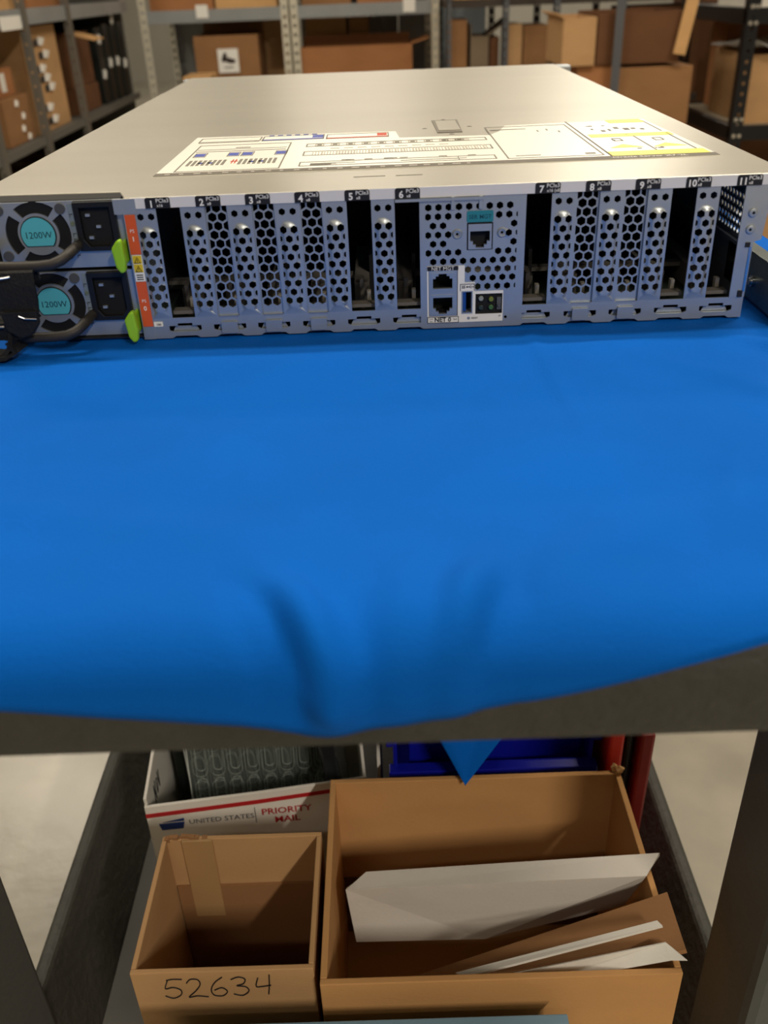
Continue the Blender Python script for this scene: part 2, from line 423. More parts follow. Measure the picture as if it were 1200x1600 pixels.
# slot geometry in millimetres from the lid's left corner
L_open = [(106.2, 119.2), (132.3, 144.3), (157.6, 169.6), (183.4, 195.2), (208.5, 221.6), (234.2, 247.5)]
R_open = [(305.0, 318.6), (331.7, 344.4), (357.3, 370.1), (382.8, 396.2), (408.5, 421.9)]
bars = [(94.9, 106.2)]+[(L_open[i][1], L_open[i+1][0]) for i in range(5)]+[(R_open[i][1], R_open[i+1][0]) for i in range(4)]
mm = .001
def zz(v): return ZT+v*mm
def emboss(cx, hw):
    def h(x, z):
        z0, z1 = zz(-20.2), zz(-60.6); q = min(z0, max(z1, z)); d = math.hypot(x-cx, z-q)
        return .0013*smooth01(1-(d-.0026)/.0018)
    return h
OT, OB = -5.0, -66.4
for (a, b) in bars:
    full = b-a > 12; w = b-a
    cx = (a+b)/2 if a > 95 else a+5.4
    holes = []
    for dx in (-2.9, 2.9): holes.append(hexa(cx+dx, -10.2, 1.95))
    for i in range(9):
        z = -19.6-4.86*i
        if i % 2 == 0:
            for dx in (-2.9, 2.9): holes.append(hexa(cx+dx, z, 2.1))
        else:
            holes.append(hexa(cx, z, 2.1))
            for s in (-1, 1):
                lo, hi = (cx-5.0, cx) if s < 0 else (cx, cx+5.0)
                if lo < a+.25: lo = a+.25
                if hi > b-.25: hi = b-.25
                if hi-lo > .4: holes.append(clipx(hexa(cx+s*5.7, z, 2.1), lo, hi))
    holes = [[(x*mm, zz(z)) for x, z in h] for h in holes if len(h) > 2]
    ex = []
    for k in range(3, 46):
        for q in (-5.2, -4.5, -3.8, -3.1, -2.4, -1.2, 0, 1.2, 2.4, 3.1, 3.8, 4.5, 5.2):
            x = cx+q; z = -12.5-k*1.2+3.6
            if a+.2 < x < b-.2 and z > OB+.5: ex.append((x*mm, zz(z)))
    mbp = MB(); plate(mbp, rect(a*mm, b*mm, zz(OB), zz(OT)), holes, XZ(.0), TH, ex, emboss(cx*mm, .004))
    bo = mbp.build('slot_divider', zinc, srv, smooth=True)
for (a, b) in [L_open[1], L_open[2], L_open[3], R_open[1], R_open[2]]:
    a2, b2 = a-.6, b+.6; cx = (a+b)/2; holes = []
    for i in range(12):
        z = -7.2-4.75*i
        xs = (0, -5.2, 5.2) if i % 2 == 0 else (-2.6, 2.6)
        for q in xs:
            h = clipx(hexa(cx+q, z, 2.55), cx-5.5, cx+5.5)
            if len(h) > 2: holes.append(h)
    holes = [[(x*mm, zz(z)) for x, z in h] for h in holes]
    mbp = MB(); plate(mbp, rect(a2*mm, b2*mm, zz(OB-.5), zz(OT+2)), holes, XZ(.0016), .0008)
    cv = mbp.build('slot_cover', zinc, srv)
    MB().prism(rrect((cx-4.6)*mm, (cx+4.6)*mm, zz(-76), zz(-69.3), .0008), 'y', -.0016, -.0006).build('cover_tab', zinc, cv)
    MB().box((cx-5.5)*mm, (cx+5.5)*mm, -.0001, .0016, zz(-66.9), zz(-66.2)).build('cover_foot', zinc2, cv)
# bottom frame with the notched slots
openings = L_open+R_open
holes = []
for (a, b) in openings:
    cx = (a+b)/2
    H = [(cx-9.2, -71.0), (cx-4.2, -71.0), (cx-4.2, -69.6), (cx+4.2, -69.6), (cx+4.2, -71.0), (cx+9.2, -71.0), (cx+9.2, -73.6), (cx+6.8, -74.6), (cx-6.8, -74.6), (cx-9.2, -73.6)]
    holes.append([(x*mm, zz(z)) for x, z in H])
out = [(.0949, zz(-66.4)), (.2475, zz(-66.4)), (.2475, zz(-78.3))]
base = []
x = .0949
pts_bottom = []
for (a, b) in L_open:
    cx = (a+b)/2; pts_bottom += [((cx-8)*mm, zz(-78.2)), ((cx-6)*mm, zz(-77.0)), ((cx+6)*mm, zz(-77.0)), ((cx+8)*mm, zz(-78.2))]
m = MB(); plate(m, [(.0905, zz(-66.4)), (.0905, zz(-78.2))]+pts_bottom+[(.2475, zz(-78.2)), (.2475, zz(-66.4))], holes[:6], XZ(0), TH)
pts_bottom = []
for (a, b) in R_open:
    cx = (a+b)/2; pts_bottom += [((cx-8)*mm, zz(-78.2)), ((cx-6)*mm, zz(-77.0)), ((cx+6)*mm, zz(-77.0)), ((cx+8)*mm, zz(-78.2))]
pts_bottom = [p for p in pts_bottom if p[0] < .4295]
plate(m, [(.305, zz(-66.4)), (.305, zz(-78.2))]+pts_bottom+[(.4302, zz(-78.2)), (.4302, zz(-66.4))], [[(min(p[0], .4275), p[1]) for p in h] for h in holes[6:]], XZ(0), TH)
m.build('bottom_frame', zinc, srv)
m = MB()
for (a, b) in openings:
    m = MB(); cx = (a+b)/2; m.prism([((cx-6)*mm, zz(-71.8)), ((cx+6)*mm, zz(-71.8)), ((cx+8.5)*mm, zz(-76.6)), ((cx-8.5)*mm, zz(-76.6))], 'y', .0022, .003)
    m.build('retaining_clip', zinc, srv)
# small lower sill, upper bar, connectors inside every slot
for (a, b) in openings:
    cx = (a+b)/2; w = (b-a)
    MB().box(a*mm, b*mm, .004, .011, zz(-65.5), zz(-63.6)).build('inner_sill', graypl, srv)
    cn = MB().box((cx-5.4)*mm, (cx+3.4)*mm, .03, .115, zz(-73), zz(-58.5)).box((cx-2)*mm, (cx+.3)*mm, .022, .03, zz(-73), zz(-54.5)).build('card_connector', graypl, srv)
    MB().box((cx+2.2)*mm, (cx+4.4)*mm, .012, .016, zz(-66), zz(-58.8)).build('guide_post', pale, cn)
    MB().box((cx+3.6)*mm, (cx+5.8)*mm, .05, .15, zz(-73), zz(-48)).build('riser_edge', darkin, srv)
MB().box(.094, .425, .055, .062, zz(-63), zz(-60.5)).build('inner_rail', graypl, srv)
# centre management panel
holes = []
for i in range(10):
    z = -11.1-4.86*i
    for k in range(-1, 12):
        x = 252.0+5.5*k+(0 if i % 2 == 1 else 2.75)
        if i == 0: x = 252.3+5.5*k
        y0_, y1_ = z, z
        if i % 2 == 1 and i > 0: pass
        h = clipx(hexa(x, z, 2.0), 250.6, 300.6)
        if len(h) < 3 or max(p[0] for p in h)-min(p[0] for p in h) < .7: continue
        if -36 < z < -12.5 and (264.2 if i in (2, 3, 4) else 269.2) < x < (295.4 if i in (2, 3, 4) else 290): continue
        if z < -40 and x < 269.8 and z < -44: continue
        if z < -41 and x < 267: continue
        if z < -49 and x < 272: continue
        if z < -52 and x < 279: continue
        if z < -56.5: continue
        if i == 0 and 264 < x < 267: continue
        holes.append([(px*mm, zz(pz)) for px, pz in h])
RJ = rect(.2732, .2874, zz(-34.5), zz(-19.8))
NP = rect(.2520, .2684, zz(-71.2), zz(-44.9))
US = rect(.2706, .2768, zz(-70.0), zz(-57.0))
LE = rect(.2781, .2938, zz(-70.8), zz(-58.9))
holes += [RJ, NP, US, LE, circ(.2679, zz(-25.5), .0008, 10), circ(.2923, zz(-25.4), .0008, 10), circ(.2957, zz(-73), .0009, 10)]
def ringh(x, z):
    v = 0
    for cx in (.2679, .2923):
        d = math.hypot(x-cx, z-zz(-25.45)); v += .0011*smooth01(1-(d-.0021)/.0008)*(1-.6*smooth01(1-(d-.0012)/.0005))
    return v
ex = [(c[0], c[1]) for cx in (.2679, .2923) for r_ in (.0012, .0016, .0021, .0025, .0029, .0034) for c in circ(cx, zz(-25.45), r_, 16)]
m = MB(); plate(m, rect(.2475, .305, zz(-78.2), zz(-5.2)), holes, XZ(0), TH, ex, ringh)
mp = m.build('management_panel', zinc, srv, smooth=True)
MB().prism(rrect(.2731, .2874, zz(-19.4), zz(-13.4), .0009), 'y', -.0005, -.0001).build('port_label', teal, mp)
t = MB(); text(t, 'SER MGT', .0031, MF(.28025, -.0006, zz(-17.6)), 'CENTER', bold=.01); t.build('lettering', mat('dark_teal_ink', (12, 72, 92), .5), mp)
def jack(name, x0, x1, z0, z1, label, up=False, top=.86):
    """RJ45 socket: metal frame with a stepped black opening"""
    w = x1-x0; h = z1-z0
    s = 1 if not up else -1
    zc = lambda v: (z0+v*h) if not up else (z1-v*h)
    op = [(x0+.08*w, zc(top)), (x0+.92*w, zc(top)), (x0+.92*w, zc(.32)), (x0+.80*w, zc(.32)), (x0+.80*w, zc(.18)), (x0+.68*w, zc(.18)), (x0+.68*w, zc(.06)), (x0+.32*w, zc(.06)), (x0+.32*w, zc(.18)), (x0+.20*w, zc(.18)), (x0+.20*w, zc(.32)), (x0+.08*w, zc(.32))]
    m = MB(); plate(m, rect(x0, x1, z0, z1), [op], XZ(-.0007), .0022)
    o = m.build(name, zinc, srv, label=label)
    MB().box(x0+.0003, x1-.0003, .011, .012, z0+.0003, z1-.0003).box(x0+.0002, x0+.0006, .0016, .012, z0, z1).box(x1-.0006, x1-.0002, .0016, .012, z0, z1).box(x0, x1, .0016, .012, z0, z0+.0005).box(x0, x1, .0016, .012, z1-.0005, z1).build('socket_body', blackm, o)
    return o
jack('serial_port', .2739, .2867, zz(-33.9), zz(-20.4), 'single metal socket in the middle of the perforated panel', top=.72)
MB().box(.2733, .2873, .004, .005, zz(-34.4), zz(-19.9)).build('port_recess', blackm, mp)
MB().box(.2739, .2867, -.0004, .003, zz(-20.5), zz(-19.4)).build('port_gasket', blackm, mp)
jack('network_port', .2534, .2664, zz(-56.6), zz(-46.2), 'upper network socket of the stacked pair', True)
jack('network_port', .2534, .2664, zz(-70.4), zz(-58.6), 'lower network socket of the stacked pair')
m = MB(); plate(m, rect(.2522, .2680, zz(-71.0), zz(-45.1)), [rect(.2534, .2664, zz(-56.6), zz(-46.2)), rect(.2534, .2664, zz(-70.4), zz(-58.6))], XZ(-.0004), .001)
m.build('port_frame', zinc, srv)
# white printed label around the ports
lab = [(.2512, zz(-75)), (.2940, zz(-75)), (.2940, zz(-57.4)), (.2780, zz(-57.4)), (.2780, zz(-52.2)), (.2722, zz(-52.2)), (.2722, zz(-42.6)), (.2512, zz(-42.6))]
m = MB(); plate(m, lab, [[(x, z) for x, z in rect(.2520, .2684, zz(-71.2), zz(-45.0))], US, rect(.2784, .2936, zz(-70.6), zz(-59.0)), circ(.2746, zz(-72.9), .0009, 10)], XZ(-.0003), .0002)
pl = m.build('port_panel_label', white, srv)
MB().prism(rect(.2514, .2686, zz(-45.0), zz(-42.7)), 'y', -.0006, -.0003).build('port_label', ink, pl)
t = MB(); text(t, 'NET MGT', .0030, MF(.2600, -.0007, zz(-44.9)), 'CENTER'); t.build('lettering', white, pl)
t = MB(); text(t, 'NET 0', .0036, MF(.2599, -.0006, zz(-74.3)), 'CENTER', bold=.02)
text(t, 'Link', .0013, MF(.2522, -.0006, zz(-73.0))); text(t, 'Act', .0013, MF(.2524, -.0006, zz(-74.4))); text(t, 'Spd', .0015, MF(.2658, -.0006, zz(-73.4)))
text(t, 'RESET', .0014, MF(.2762, -.0006, zz(-73.2))); text(t, 'SP', .0013, MF(.2916, -.0006, zz(-72.4))); text(t, 'SS', .0022, MF(.2706, -.0006, zz(-55.4)), bold=.02)
t.box(.2512, .2690, -.0005, -.0003, zz(-71.7), zz(-71.4)); t.box(.2512, .2515, -.0005, -.0003, zz(-75), zz(-71.4)); t.box(.2512, .2690, -.0005, -.0003, zz(-75), zz(-74.8)); t.box(.2687, .2690, -.0005, -.0003, zz(-75), zz(-71.4))
t.box(.2736, .2772, -.0005, -.0003, zz(-54.9), zz(-54.6)); t.prism([(.2772, zz(-54.3)), (.2776, zz(-54.75)), (.2772, zz(-55.2))], 'y', -.0005, -.0003)
t.prism(circ(.2736, zz(-54.75), .0005, 8), 'y', -.0005, -.0003); t.tube([(.2745, -.0004, zz(-54.75)), (.2753, -.0004, zz(-54.0)), (.2762, -.0004, zz(-54.0))], .0001, 4); t.tube([(.2748, -.0004, zz(-54.75)), (.2756, -.0004, zz(-55.5)), (.2765, -.0004, zz(-55.5))], .0001, 4)
t.box(.2697, .2700, -.0005, -.0003, zz(-57), zz(-53)); t.box(.2697, .2778, -.0005, -.0003, zz(-53.3), zz(-53.0)); t.box(.2775, .2778, -.0005, -.0003, zz(-57), zz(-53))
t.build('lettering', ink, pl)
m = MB(); plate(m, rect(.2706, .2768, zz(-70), zz(-57)), [rect(.2712, .2762, zz(-69.4), zz(-57.6))], XZ(-.0006), .008)
us = m.build('usb_port', zinc, srv)
MB().box(.2714, .2731, .0005, .009, zz(-69), zz(-58)).build('contact_tongue', mat('usb_blue', (24, 72, 150), .4), us)
MB().box(.2712, .2762, .009, .0095, zz(-69.4), zz(-57.6)).build('socket_body', blackm, us)
led = MB().box(.2782, .2937, .0012, .006, zz(-70.7), zz(-59)).build('indicator_block', blackm, srv)
for (x, z, mt_) in ((281.6, -61.8, mat('clear_led', (150, 156, 150), .2)), (287.3, -62.4, mat('olive_led', (120, 130, 50), .3)), (287.3, -67, mat('green_led', (70, 110, 60), .3)), (281.6, -67, mat('dark_led', (50, 62, 56), .3))):
    MB().prism(circ(x*mm, zz(z), .0014, 14), 'y', -.0004, .0012).build('indicator_lens', mt_, led, bevel=.0003)
MB().box(.2906, .2930, .0, .0012, zz(-68.4), zz(-61.4)).box(.2910, .2926, -.0008, .0, zz(-66.6), zz(-65.2)).build('toggle_switch', mat('switch_grey', (88, 90, 92), .5), led)
m = MB()
for x in (.2655, .2805): m.box(x-.0011, x+.0011, -.0009, .0, zz(-12.6), zz(-5.4))
m.build('latch_finger', zinc, srv, bevel=.0003)
MB().box(.2345, .2825, -.0016, -.0002, zz(-7.4), zz(-5.9)).build('lid_hinge_strip', zinc, srv)
# right bracket
m = MB(); plate(m, [(.4219, zz(-66.4)), (.4219, zz(-5.2)), (.4385, zz(-5.2)), (.4365, zz(-10)), (.4345, zz(-34.5)), (.4305, zz(-35.8)), (.4303, zz(-66.4))],
    [circ(.4277, zz(-20.0), .0008, 10), circ(.4273, zz(-28.9), .0008, 10)], XZ(-.0004), TH, [(c[0], c[1]) for cz in (-20.0, -28.9) for r_ in (.0012, .0017, .0022, .0027, .0031) for c in circ(.4275, zz(cz), r_, 14)],
    lambda x, z: sum(.0010*smooth01(1-(math.hypot(x-.4275, z-zz(c))-.0020)/.0008) for c in (-20.0, -28.9)))
m.build('side_bracket', zinc, srv, smooth=True)
MB().box(.4262, .4288, -.0011, -.0003, zz(-66.2), zz(-62.5)).build('bracket_slot', ink, srv)
MB().box(.4286, .4298, -.0009, .03, zz(-63), zz(-38)).build('inner_slide', chrome, srv)
MB().box(.4262, .4288, -.0010, -.0003, zz(-38.4), zz(-35.8)).build('bracket_slot', ink, srv)
# orange bay labels between power supplies and slots
MB().box(.0885, .0950, -.0006, .0008, zz(-78.2), zz(-8.0)).box(.0840, .0960, -.0008, .001, zz(-8.2), zz(-.4)).build('bay_post', zinc, srv)
def ol(z0, z1, a, b):
    o = MB().box(.0892, .0948, -.0011, -.0006, zz(z1), zz(z0)).build('bay_label', orange, srv, label='orange label with white letters')
    t = MB(); text(t, a, .0026, MF(.0920, -.0012, zz((z0+z1)/2+1.2)), 'CENTER'); text(t, b, .0036, MF(.0920, -.0012, zz((z0+z1)/2-3.4)), 'CENTER', bold=.02); t.build('lettering', white, o)
ol(-8.6, -29.6, 'PS', '1'); ol(-44.8, -70.5, 'PS', '0')
wl = MB().box(.0894, .0948, -.0010, -.0006, zz(-44.5), zz(-30.0)).build('warning_sticker', white, srv)
MB().box(.0897, .0945, -.0012, -.0010, zz(-34.6), zz(-30.3)).box(.0897, .0945, -.0012, -.0010, zz(-39.4), zz(-35.0)).build('yellow_field', mat('warning_yellow', (226, 196, 40), .5), wl)
t = MB()
for z in (-34.2, -39.0):
    t.tube([(.0905, -.0013, zz(z)), (.0921, -.0013, zz(z+3.2)), (.0937, -.0013, zz(z)), (.0905, -.0013, zz(z))], .00022, 4); t.box(.09195, .09225, -.0014, -.0012, zz(z+.6), zz(z+2.2))
for k in range(3): t.box(.0903, .0939, -.0012, -.0010, zz(-43.6+k*1.2), zz(-43.1+k*1.2))
t.build('pictogram', ink, wl)
tg = MB().box(.0952, .1002, -.0006, 0, zz(-70.9), zz(-68.3)).build('spec_sticker', white, srv)
t = MB(); text(t, '100', .0018, MF(.0966, -.0007, zz(-70.3)), bold=.03); t.build('lettering', ink, tg)

# printed service label on the lid
Z1 = ZT+.0004
S = [(.0936, .0575), (.4263, .0575), (.4222, .2200), (.3195, .2120), (.3124, .1849), (.3038, .1690), (.2416, .1735), (.2396, .2050), (.0946, .2115)]
sl = MB().prism(S, 'z', ZT, Z1).build('service_label', sticky, srv, label='white printed service sticker with diagrams and yellow panels')
def pr_(rs, mname, name='printed_mark', dz=.0002):
    m = MB()
    for r_ in rs:
        if len(r_) == 4 and not isinstance(r_[0], tuple): m.box(r_[0], r_[1], r_[2], r_[3], Z1, Z1+dz)
        else: m.prism(list(r_), 'z', Z1, Z1+dz)
    return m.build(name, mname, sl, kind='stuff' if len(rs) > 1 else None)
def frame(x0, x1, y0, y1, w=.0009): return [(x0, x1, y0, y0+w), (x0, x1, y1-w, y1), (x0, x0+w, y0+w, y1-w), (x1-w, x1, y0+w, y1-w)]
pr_([(.0938, .4260, .0576, .0668)], mat('label_band_grey', (104, 98, 88), .6), 'title_band')
t = MB(); text(t, 'Oracle Server X7-2L', .0052, MT(.364, .0598, Z1+.0003), bold=.01)
for k in range(22): t.box(.100+k*.0085, .100+k*.0085+random.uniform(.002, .005), .0615, .0624, Z1+.0002, Z1+.0003)
t.build('lettering', sticky, sl)
mk = []
mk += frame(.0995, .1435, .185, .203)+frame(.1445, .1885, .182, .203)+frame(.1900, .2345, .180, .201)
mk += frame(.1035, .1670, .070, .170)+frame(.1780, .3000, .148, .160)+frame(.1780, .3000, .112, .128)+frame(.1780, .2980, .074, .088)
mk += frame(.3040, .3620, .072, .205)
for k in range(5): mk.append((.185, .205+random.uniform(-.01, .01), .081-.0016*k, .0818-.0016*k))
mk += [(.2400, .2800, .080, .081), (.275, .2755, .075, .088), (.100, .143, .1815, .1827)]
pr_(mk, greyink)
# left power panel: little unit drawings
mk = []; bl = []; rd = []
for k, x in enumerate((.108, .134, .139, .157)):
    pass
for x in (.107, .129, .138, .160):
    w = .0072
    bl.append((x, x+w-.001, .124, .134)); mk += frame(x-.0008, x+w, .121, .137, .0006)
for k in range(8):
    for x in (.107, .139):
        mk.append((x+k*.0031, x+k*.0031+.0018, .090, .108))
for x in (.1135, .1195, .1455, .1515): bl.append((x, x+.0035, .096, .100)); 
rd += [(.1345, .1352, .094, .108), (.1365, .1372, .094, .108), (.1335, .1382, .1005, .102)]
mk += [(.105, .165, .142, .1432), (.105, .165, .150, .1508), (.13, .14, .155, .157)]
pr_(mk, greyink); pr_(bl, bluei); 
pr_([(.1445, .1885, .1835, .1868), (.180, .1878, .190, .200)], bluei, 'blue_field')
rd += [(.1900, .2340, .1815, .1845), (.2262, .2330, .188, .198)]
pr_(rd, redi, 'red_field')
pr_([(.148+k*.0062, .148+k*.0062+.0036, .2045, .2068) for k in range(6)], bluei)
# middle tables
mk = []; pk = []
for k in range(10): mk += frame(.184+k*.0105, .184+k*.0105+.0062, .1500, .1575, .0009); pk.append((.1855+k*.0105, .1855+k*.0105+.003, .152, .156))
for k in range(16): mk.append((.283+k*.0011-.012, .283+k*.0011-.0114, .150, .158))
for k in range(60): mk.append((.184+k*.0019, .184+k*.0019+random.choice((.0006, .0011)), .1135, .127))
for k in range(9): mk.append((.195+k*.009, .195+k*.009+.006, .1365, .1382))
pr_(mk, pale); pr_(pk, greyink)
pk = []
for k in range(9): x = .190+random.random()*.1; pk.append((x, x+.005, .090, .0915))
for k in range(10): x = .306+random.random()*.02; pk.append((x, x+.006, .19, .191))
for (x, y) in ((.345, .18), (.352, .17), (.338, .176)): pk.append((x, x+.001, y, y+.006))
pk += [(.310, .325, .080, .081), (.352, .358, .078, .082)]
pr_(pk, greyink)
pr_([(.3650, .4235, .066, .082), (.3680, .4225, .140, .152), (.3940, .4190, .203, .2185),
     ((.371, .096), (.391, .096), (.381, .108)), ((.398, .096), (.418, .096), (.408, .108))], yellow, 'yellow_field')
mk = [(.3645, .3655, .066, .218), (.3955, .3962, .082, .140), (.4195, .4202, .082, .150), (.4190, .4196, .158, .210)]
for (x, y) in ((.379, .112), (.405, .110)): mk += frame(x, x+.006, y+.01, y+.02, .0007)
for k in range(7): x = .375+k*.0055; y = .168+random.uniform(-.006, .008); mk.append((x, x+random.uniform(.001, .004), y, y+random.uniform(.002, .008)))
for k in range(10): x = .370+random.random()*.045; y = random.choice((.09, .125, .19, .146)); mk.append((x, x+random.uniform(.001, .003), y, y+random.uniform(.001, .004)))
pr_(mk, mat('dark_grey_ink', (84, 80, 74), .5))
# lid latch window
lw = MB().prism([(.2690, .190), (.2870, .190), (.2884, .2540), (.2684, .2540)], 'z', ZT, ZT+.0006).build('lid_release_frame', mat('latch_frame_grey', (120, 114, 104), .4, .3), srv, bevel=.0003)
MB().box(.2704, .2860, .197, .246, ZT+.0005, ZT+.0012).build('release_button', lidm, lw, bevel=.0006)
t = MB()
for (x, y) in ((.2595, .214), (.2925, .216), (.276, .258), (.277, .182)): t.box(x, x+.0035, y, y+.0012, ZT, ZT+.0002); t.box(x+.001, x+.0025, y+.002, y+.003, ZT, ZT+.0002)
t.build('release_marks', greyink, lw)
MB().box(.2120, .2300, .034, .0352, ZT, ZT+.0002).box(.2360, .2510, .0335, .0345, ZT, ZT+.0002).build('embossed_mark', greyink, srv)

# ------------------------------------------------------------------ power supplies (removable units of the server)
def psu(z1, z0, k):
    """face between z0 (bottom) and z1 (top)"""
    yF = .004; cz = (z0+z1)/2+.0008; cx = .0395
    fx0, fx1 = .0165, .0575
    lb = 'upper power supply with cyan round 1200W label' if k == 1 else 'lower power supply with cyan round 1200W label'
    ps = MB().box(.0165, .0870, yF+.0012, .29, z0, z1).build('power_supply', blackm, srv, label=lb)
    sockh = rect(.0612, .0838, z0+.0095, z1-.0008)
    fan = []
    R1, R2 = .0178, .0112
    for q in range(4):
        a0 = 90*q-0; arc = []
        g = 7
        A = [a0-45+g+ (90-2*g)*i/8 for i in range(9)]
        arc = [(cx+R1*math.cos(R(a)), cz+R1*.97*math.sin(R(a))) for a in A]+[(cx+R2*math.cos(R(a)), cz+R2*math.sin(R(a))) for a in reversed(A)]
        fan.append(arc)
    m = MB(); plate(m, rect(.0165, .0870, z0+.0004, z1-.0004), fan+[sockh], XZ(yF), .0012)
    fp = m.build('face_plate', zinc, ps)
    mm_ = MB()
    for i in range(9):
        a = 40*i; P = [(cx+.006*math.cos(R(a)), cz+.006*math.sin(R(a))), (cx+.0175*math.cos(R(a-14)), cz+.0175*math.sin(R(a-14))), (cx+.0175*math.cos(R(a+12)), cz+.0175*math.sin(R(a+12)))]
        mm_.prism(P, 'y', yF+.0055, yF+.007)
    # the fan bay is a dark pocket in front of the body
    mm_.build('fan_blades', blackp, ps)
    # round label with flat bottom
    P = [(cx+.0092*math.cos(R(a)), cz+.0092*math.sin(R(a))) for a in range(-40, 221, 10)]
    MB().prism([(cx+(x-cx)*1.06, cz+(z-cz)*1.06) for x, z in P], 'y', yF-.0006, yF-.0002).build('label_border', ink, ps)
    MB().prism(P, 'y', yF-.0009, yF-.0006).build('round_label', cyan, ps)
    t = MB(); text(t, '1200W', .0050, MF(cx, yF-.001, cz-.0018), 'CENTER', bold=.0); t.build('lettering', mat('label_navy', (16, 52, 72), .5), ps)
    m = MB()
    for (x, z) in ((fx0+.004, z1-.0042), (fx1-.0035, z1-.0042), (fx0+.004, z0+.008), (fx1-.0035, z0+.008)): m.prism(circ(x, z, .0028, 16), 'y', yF-.001, yF-.0002)
    m.build('rubber_foot', mat('screw_grey', (74, 76, 80), .6), ps)
    # indicator strip
    st = MB().box(.0580, .0609, yF-.0006, yF-.0001, z0+.0125, z1-.002).build('indicator_strip', mat('strip_grey', (120, 134, 146), .5), ps)
    m = MB()
    for f_ in (.28, .62): m.prism(circ(.0594, z1-.002-f_*(z1-z0), .0011, 12), 'y', yF-.0012, yF-.0006)
    m.build('indicator_lens', mat('dim_led', (110, 120, 96), .3), st)
    t = MB()
    for f_ in (.14, .42, .5, .74): t.box(.0586, .0603, yF-.0008, yF-.0006, z1-.002-f_*(z1-z0)-.0003, z1-.002-f_*(z1-z0)); t.box(.0586, .0588, yF-.0008, yF-.0006, z1-.002-f_*(z1-z0)-.0018, z1-.002-f_*(z1-z0))
    t.build('pictogram', ink, st)
    # inlet: black block with a chamfered recess and three blades
    sx0, sx1, sz0, sz1 = .0613, .0837, z0+.0096, z1-.0010
    ix0, ix1, iz0, iz1 = sx0+.0030, sx1-.0030, sz0+.0024, sz1-.0030
    rec = [(ix0+.003, iz0), (ix1-.003, iz0), (ix1, iz0+.004), (ix1, iz1), (ix0, iz1), (ix0, iz0+.004)]
    m = MB(); plate(m, rect(sx0, sx1, sz0, sz1), [rec], XZ(yF-.0022), .010); m.box(sx0, sx1, yF+.009, yF+.011, sz0, sz1)
    so = m.build('power_inlet', blackp, ps, bevel=.0003)
    m = MB(); c = (ix0+ix1)/2; h = iz1-iz0
    for (dx, f_) in ((-.0044, .80), (-.0044, .22), (.0005, .50)): m.box(c+dx-.0012, c+dx+.0012, yF-.0005, yF+.009, iz0+f_*h-.0008, iz0+f_*h+.0006)
    m.build('contact_blade', zinc, so)
    # lime release lever
    lx, lz0, lz1 = .0815, z0-.0002, z0+.0180
    P = [(lx+.0010, lz0+.0035), (lx+.0032, lz0), (lx+.0058, lz0+.0008), (lx+.0068, lz0+.007), (lx+.0060, lz1), (lx+.0036, lz1-.0004), (lx, lz1-.005)]
    MB().prism(P, 'y', -.011, -.006).box(lx+.003, lx+.0055, -.006, yF+.001, lz0+.003, lz1-.003).build('release_lever', lime, ps, bevel=.0012)
    # wire handle with rubber sleeve
    hz = z0+.0095
    pts = [(.0605, yF, hz+.0035), (.0600, -.004, hz+.0032), (.0590, -.011, hz+.0025), (.0560, -.0165, hz+.0005), (.0510, -.018, hz-.0012), (.044, -.018, hz-.0018), (.032, -.018, hz-.0018), (.022, -.018, hz-.0015), (.0165, -.0168, hz-.0005), (.0140, -.0125, hz+.001), (.0135, -.006, hz+.002), (.0135, yF+.002, hz+.002)]
    MB().tube(pts, .0028, 12).build('handle', rubber, ps, smooth=True)
psu(zz(-.6), zz(-37.2), 1)
psu(zz(-38.4), zz(-76.4), 0)
MB().box(.016, .089, .003, .28, zz(-78), zz(-77)).build('bay_floor', chrome, srv)

# strap with thin chrome wires as glints, hanging from the upper handle
st = thing('cable_strap', 'black textile cable strap with wire glints hanging from the upper power supply handle', 'strap', (.03, -.02, .94))
pts = [(.031, -.0135, .9425), (.031, -.0145, .9475), (.031, -.0180, .9500), (.031, -.0222, .9480), (.031, -.0238, .9420), (.031, -.0238, .934), (.030, -.0240, .927)]
MB().ribbon(pts, (.021, 0, 0), .0022).build('band', mat('strap_black', (14, 14, 15), .8, bump=.5, bscale=500), st, smooth=True)
MB().prism([(.0205, .929), (.0405, .929), (.0405, .922), (.036, .916), (.029, .9135), (.022, .918)], 'y', -.027, -.0235).build('band_end', mat('strap_black', (14, 14, 15), .8), st, bevel=.001)
MB().tube([(.019, -.027, .9475), (.025, -.0285, .9472), (.031, -.0275, .9478)], .0006, 6).tube([(.031, -.0282, .9268), (.034, -.0288, .9256), (.040, -.0278, .9248)], .0005, 6).build('wire_glint', chrome, st)  # chrome wires stand in for glints on the strap
ls = thing('coiled_strap', 'black webbing loop lying on the cloth below the lower power supply handle', 'strap', (.018, -.02, .903))
ring = []
for k in range(25):
    a = 2*math.pi*k/24; ring.append((.013+.0105*math.cos(a), -.020+.004*math.sin(a*1), .9135+.0095*math.sin(a)))
MB().ribbon(ring, (.002, .013, 0), .0024).build('loop', mat('strap_black', (14, 14, 15), .8), ls, smooth=True)
MB().ribbon([(.022, -.022, .9125), (.025, -.022, .9065), (.020, -.024, .9042), (.010, -.026, .9040)], (.002, .014, 0), .0022).ribbon([(.0205, -.0225, .9125), (.0190, -.0235, .9185), (.0185, -.0243, .9225)], (.013, 0, 0), .0024).build('tail', mat('strap_black', (14, 14, 15), .8), ls, smooth=True)
MB().tube([(.012, -.0275, .9218), (.0165, -.0285, .9215), (.0215, -.0275, .9210)], .0006, 6).build('wire_glint', chrome, ls)  # chrome wire placed as a glint on the webbing

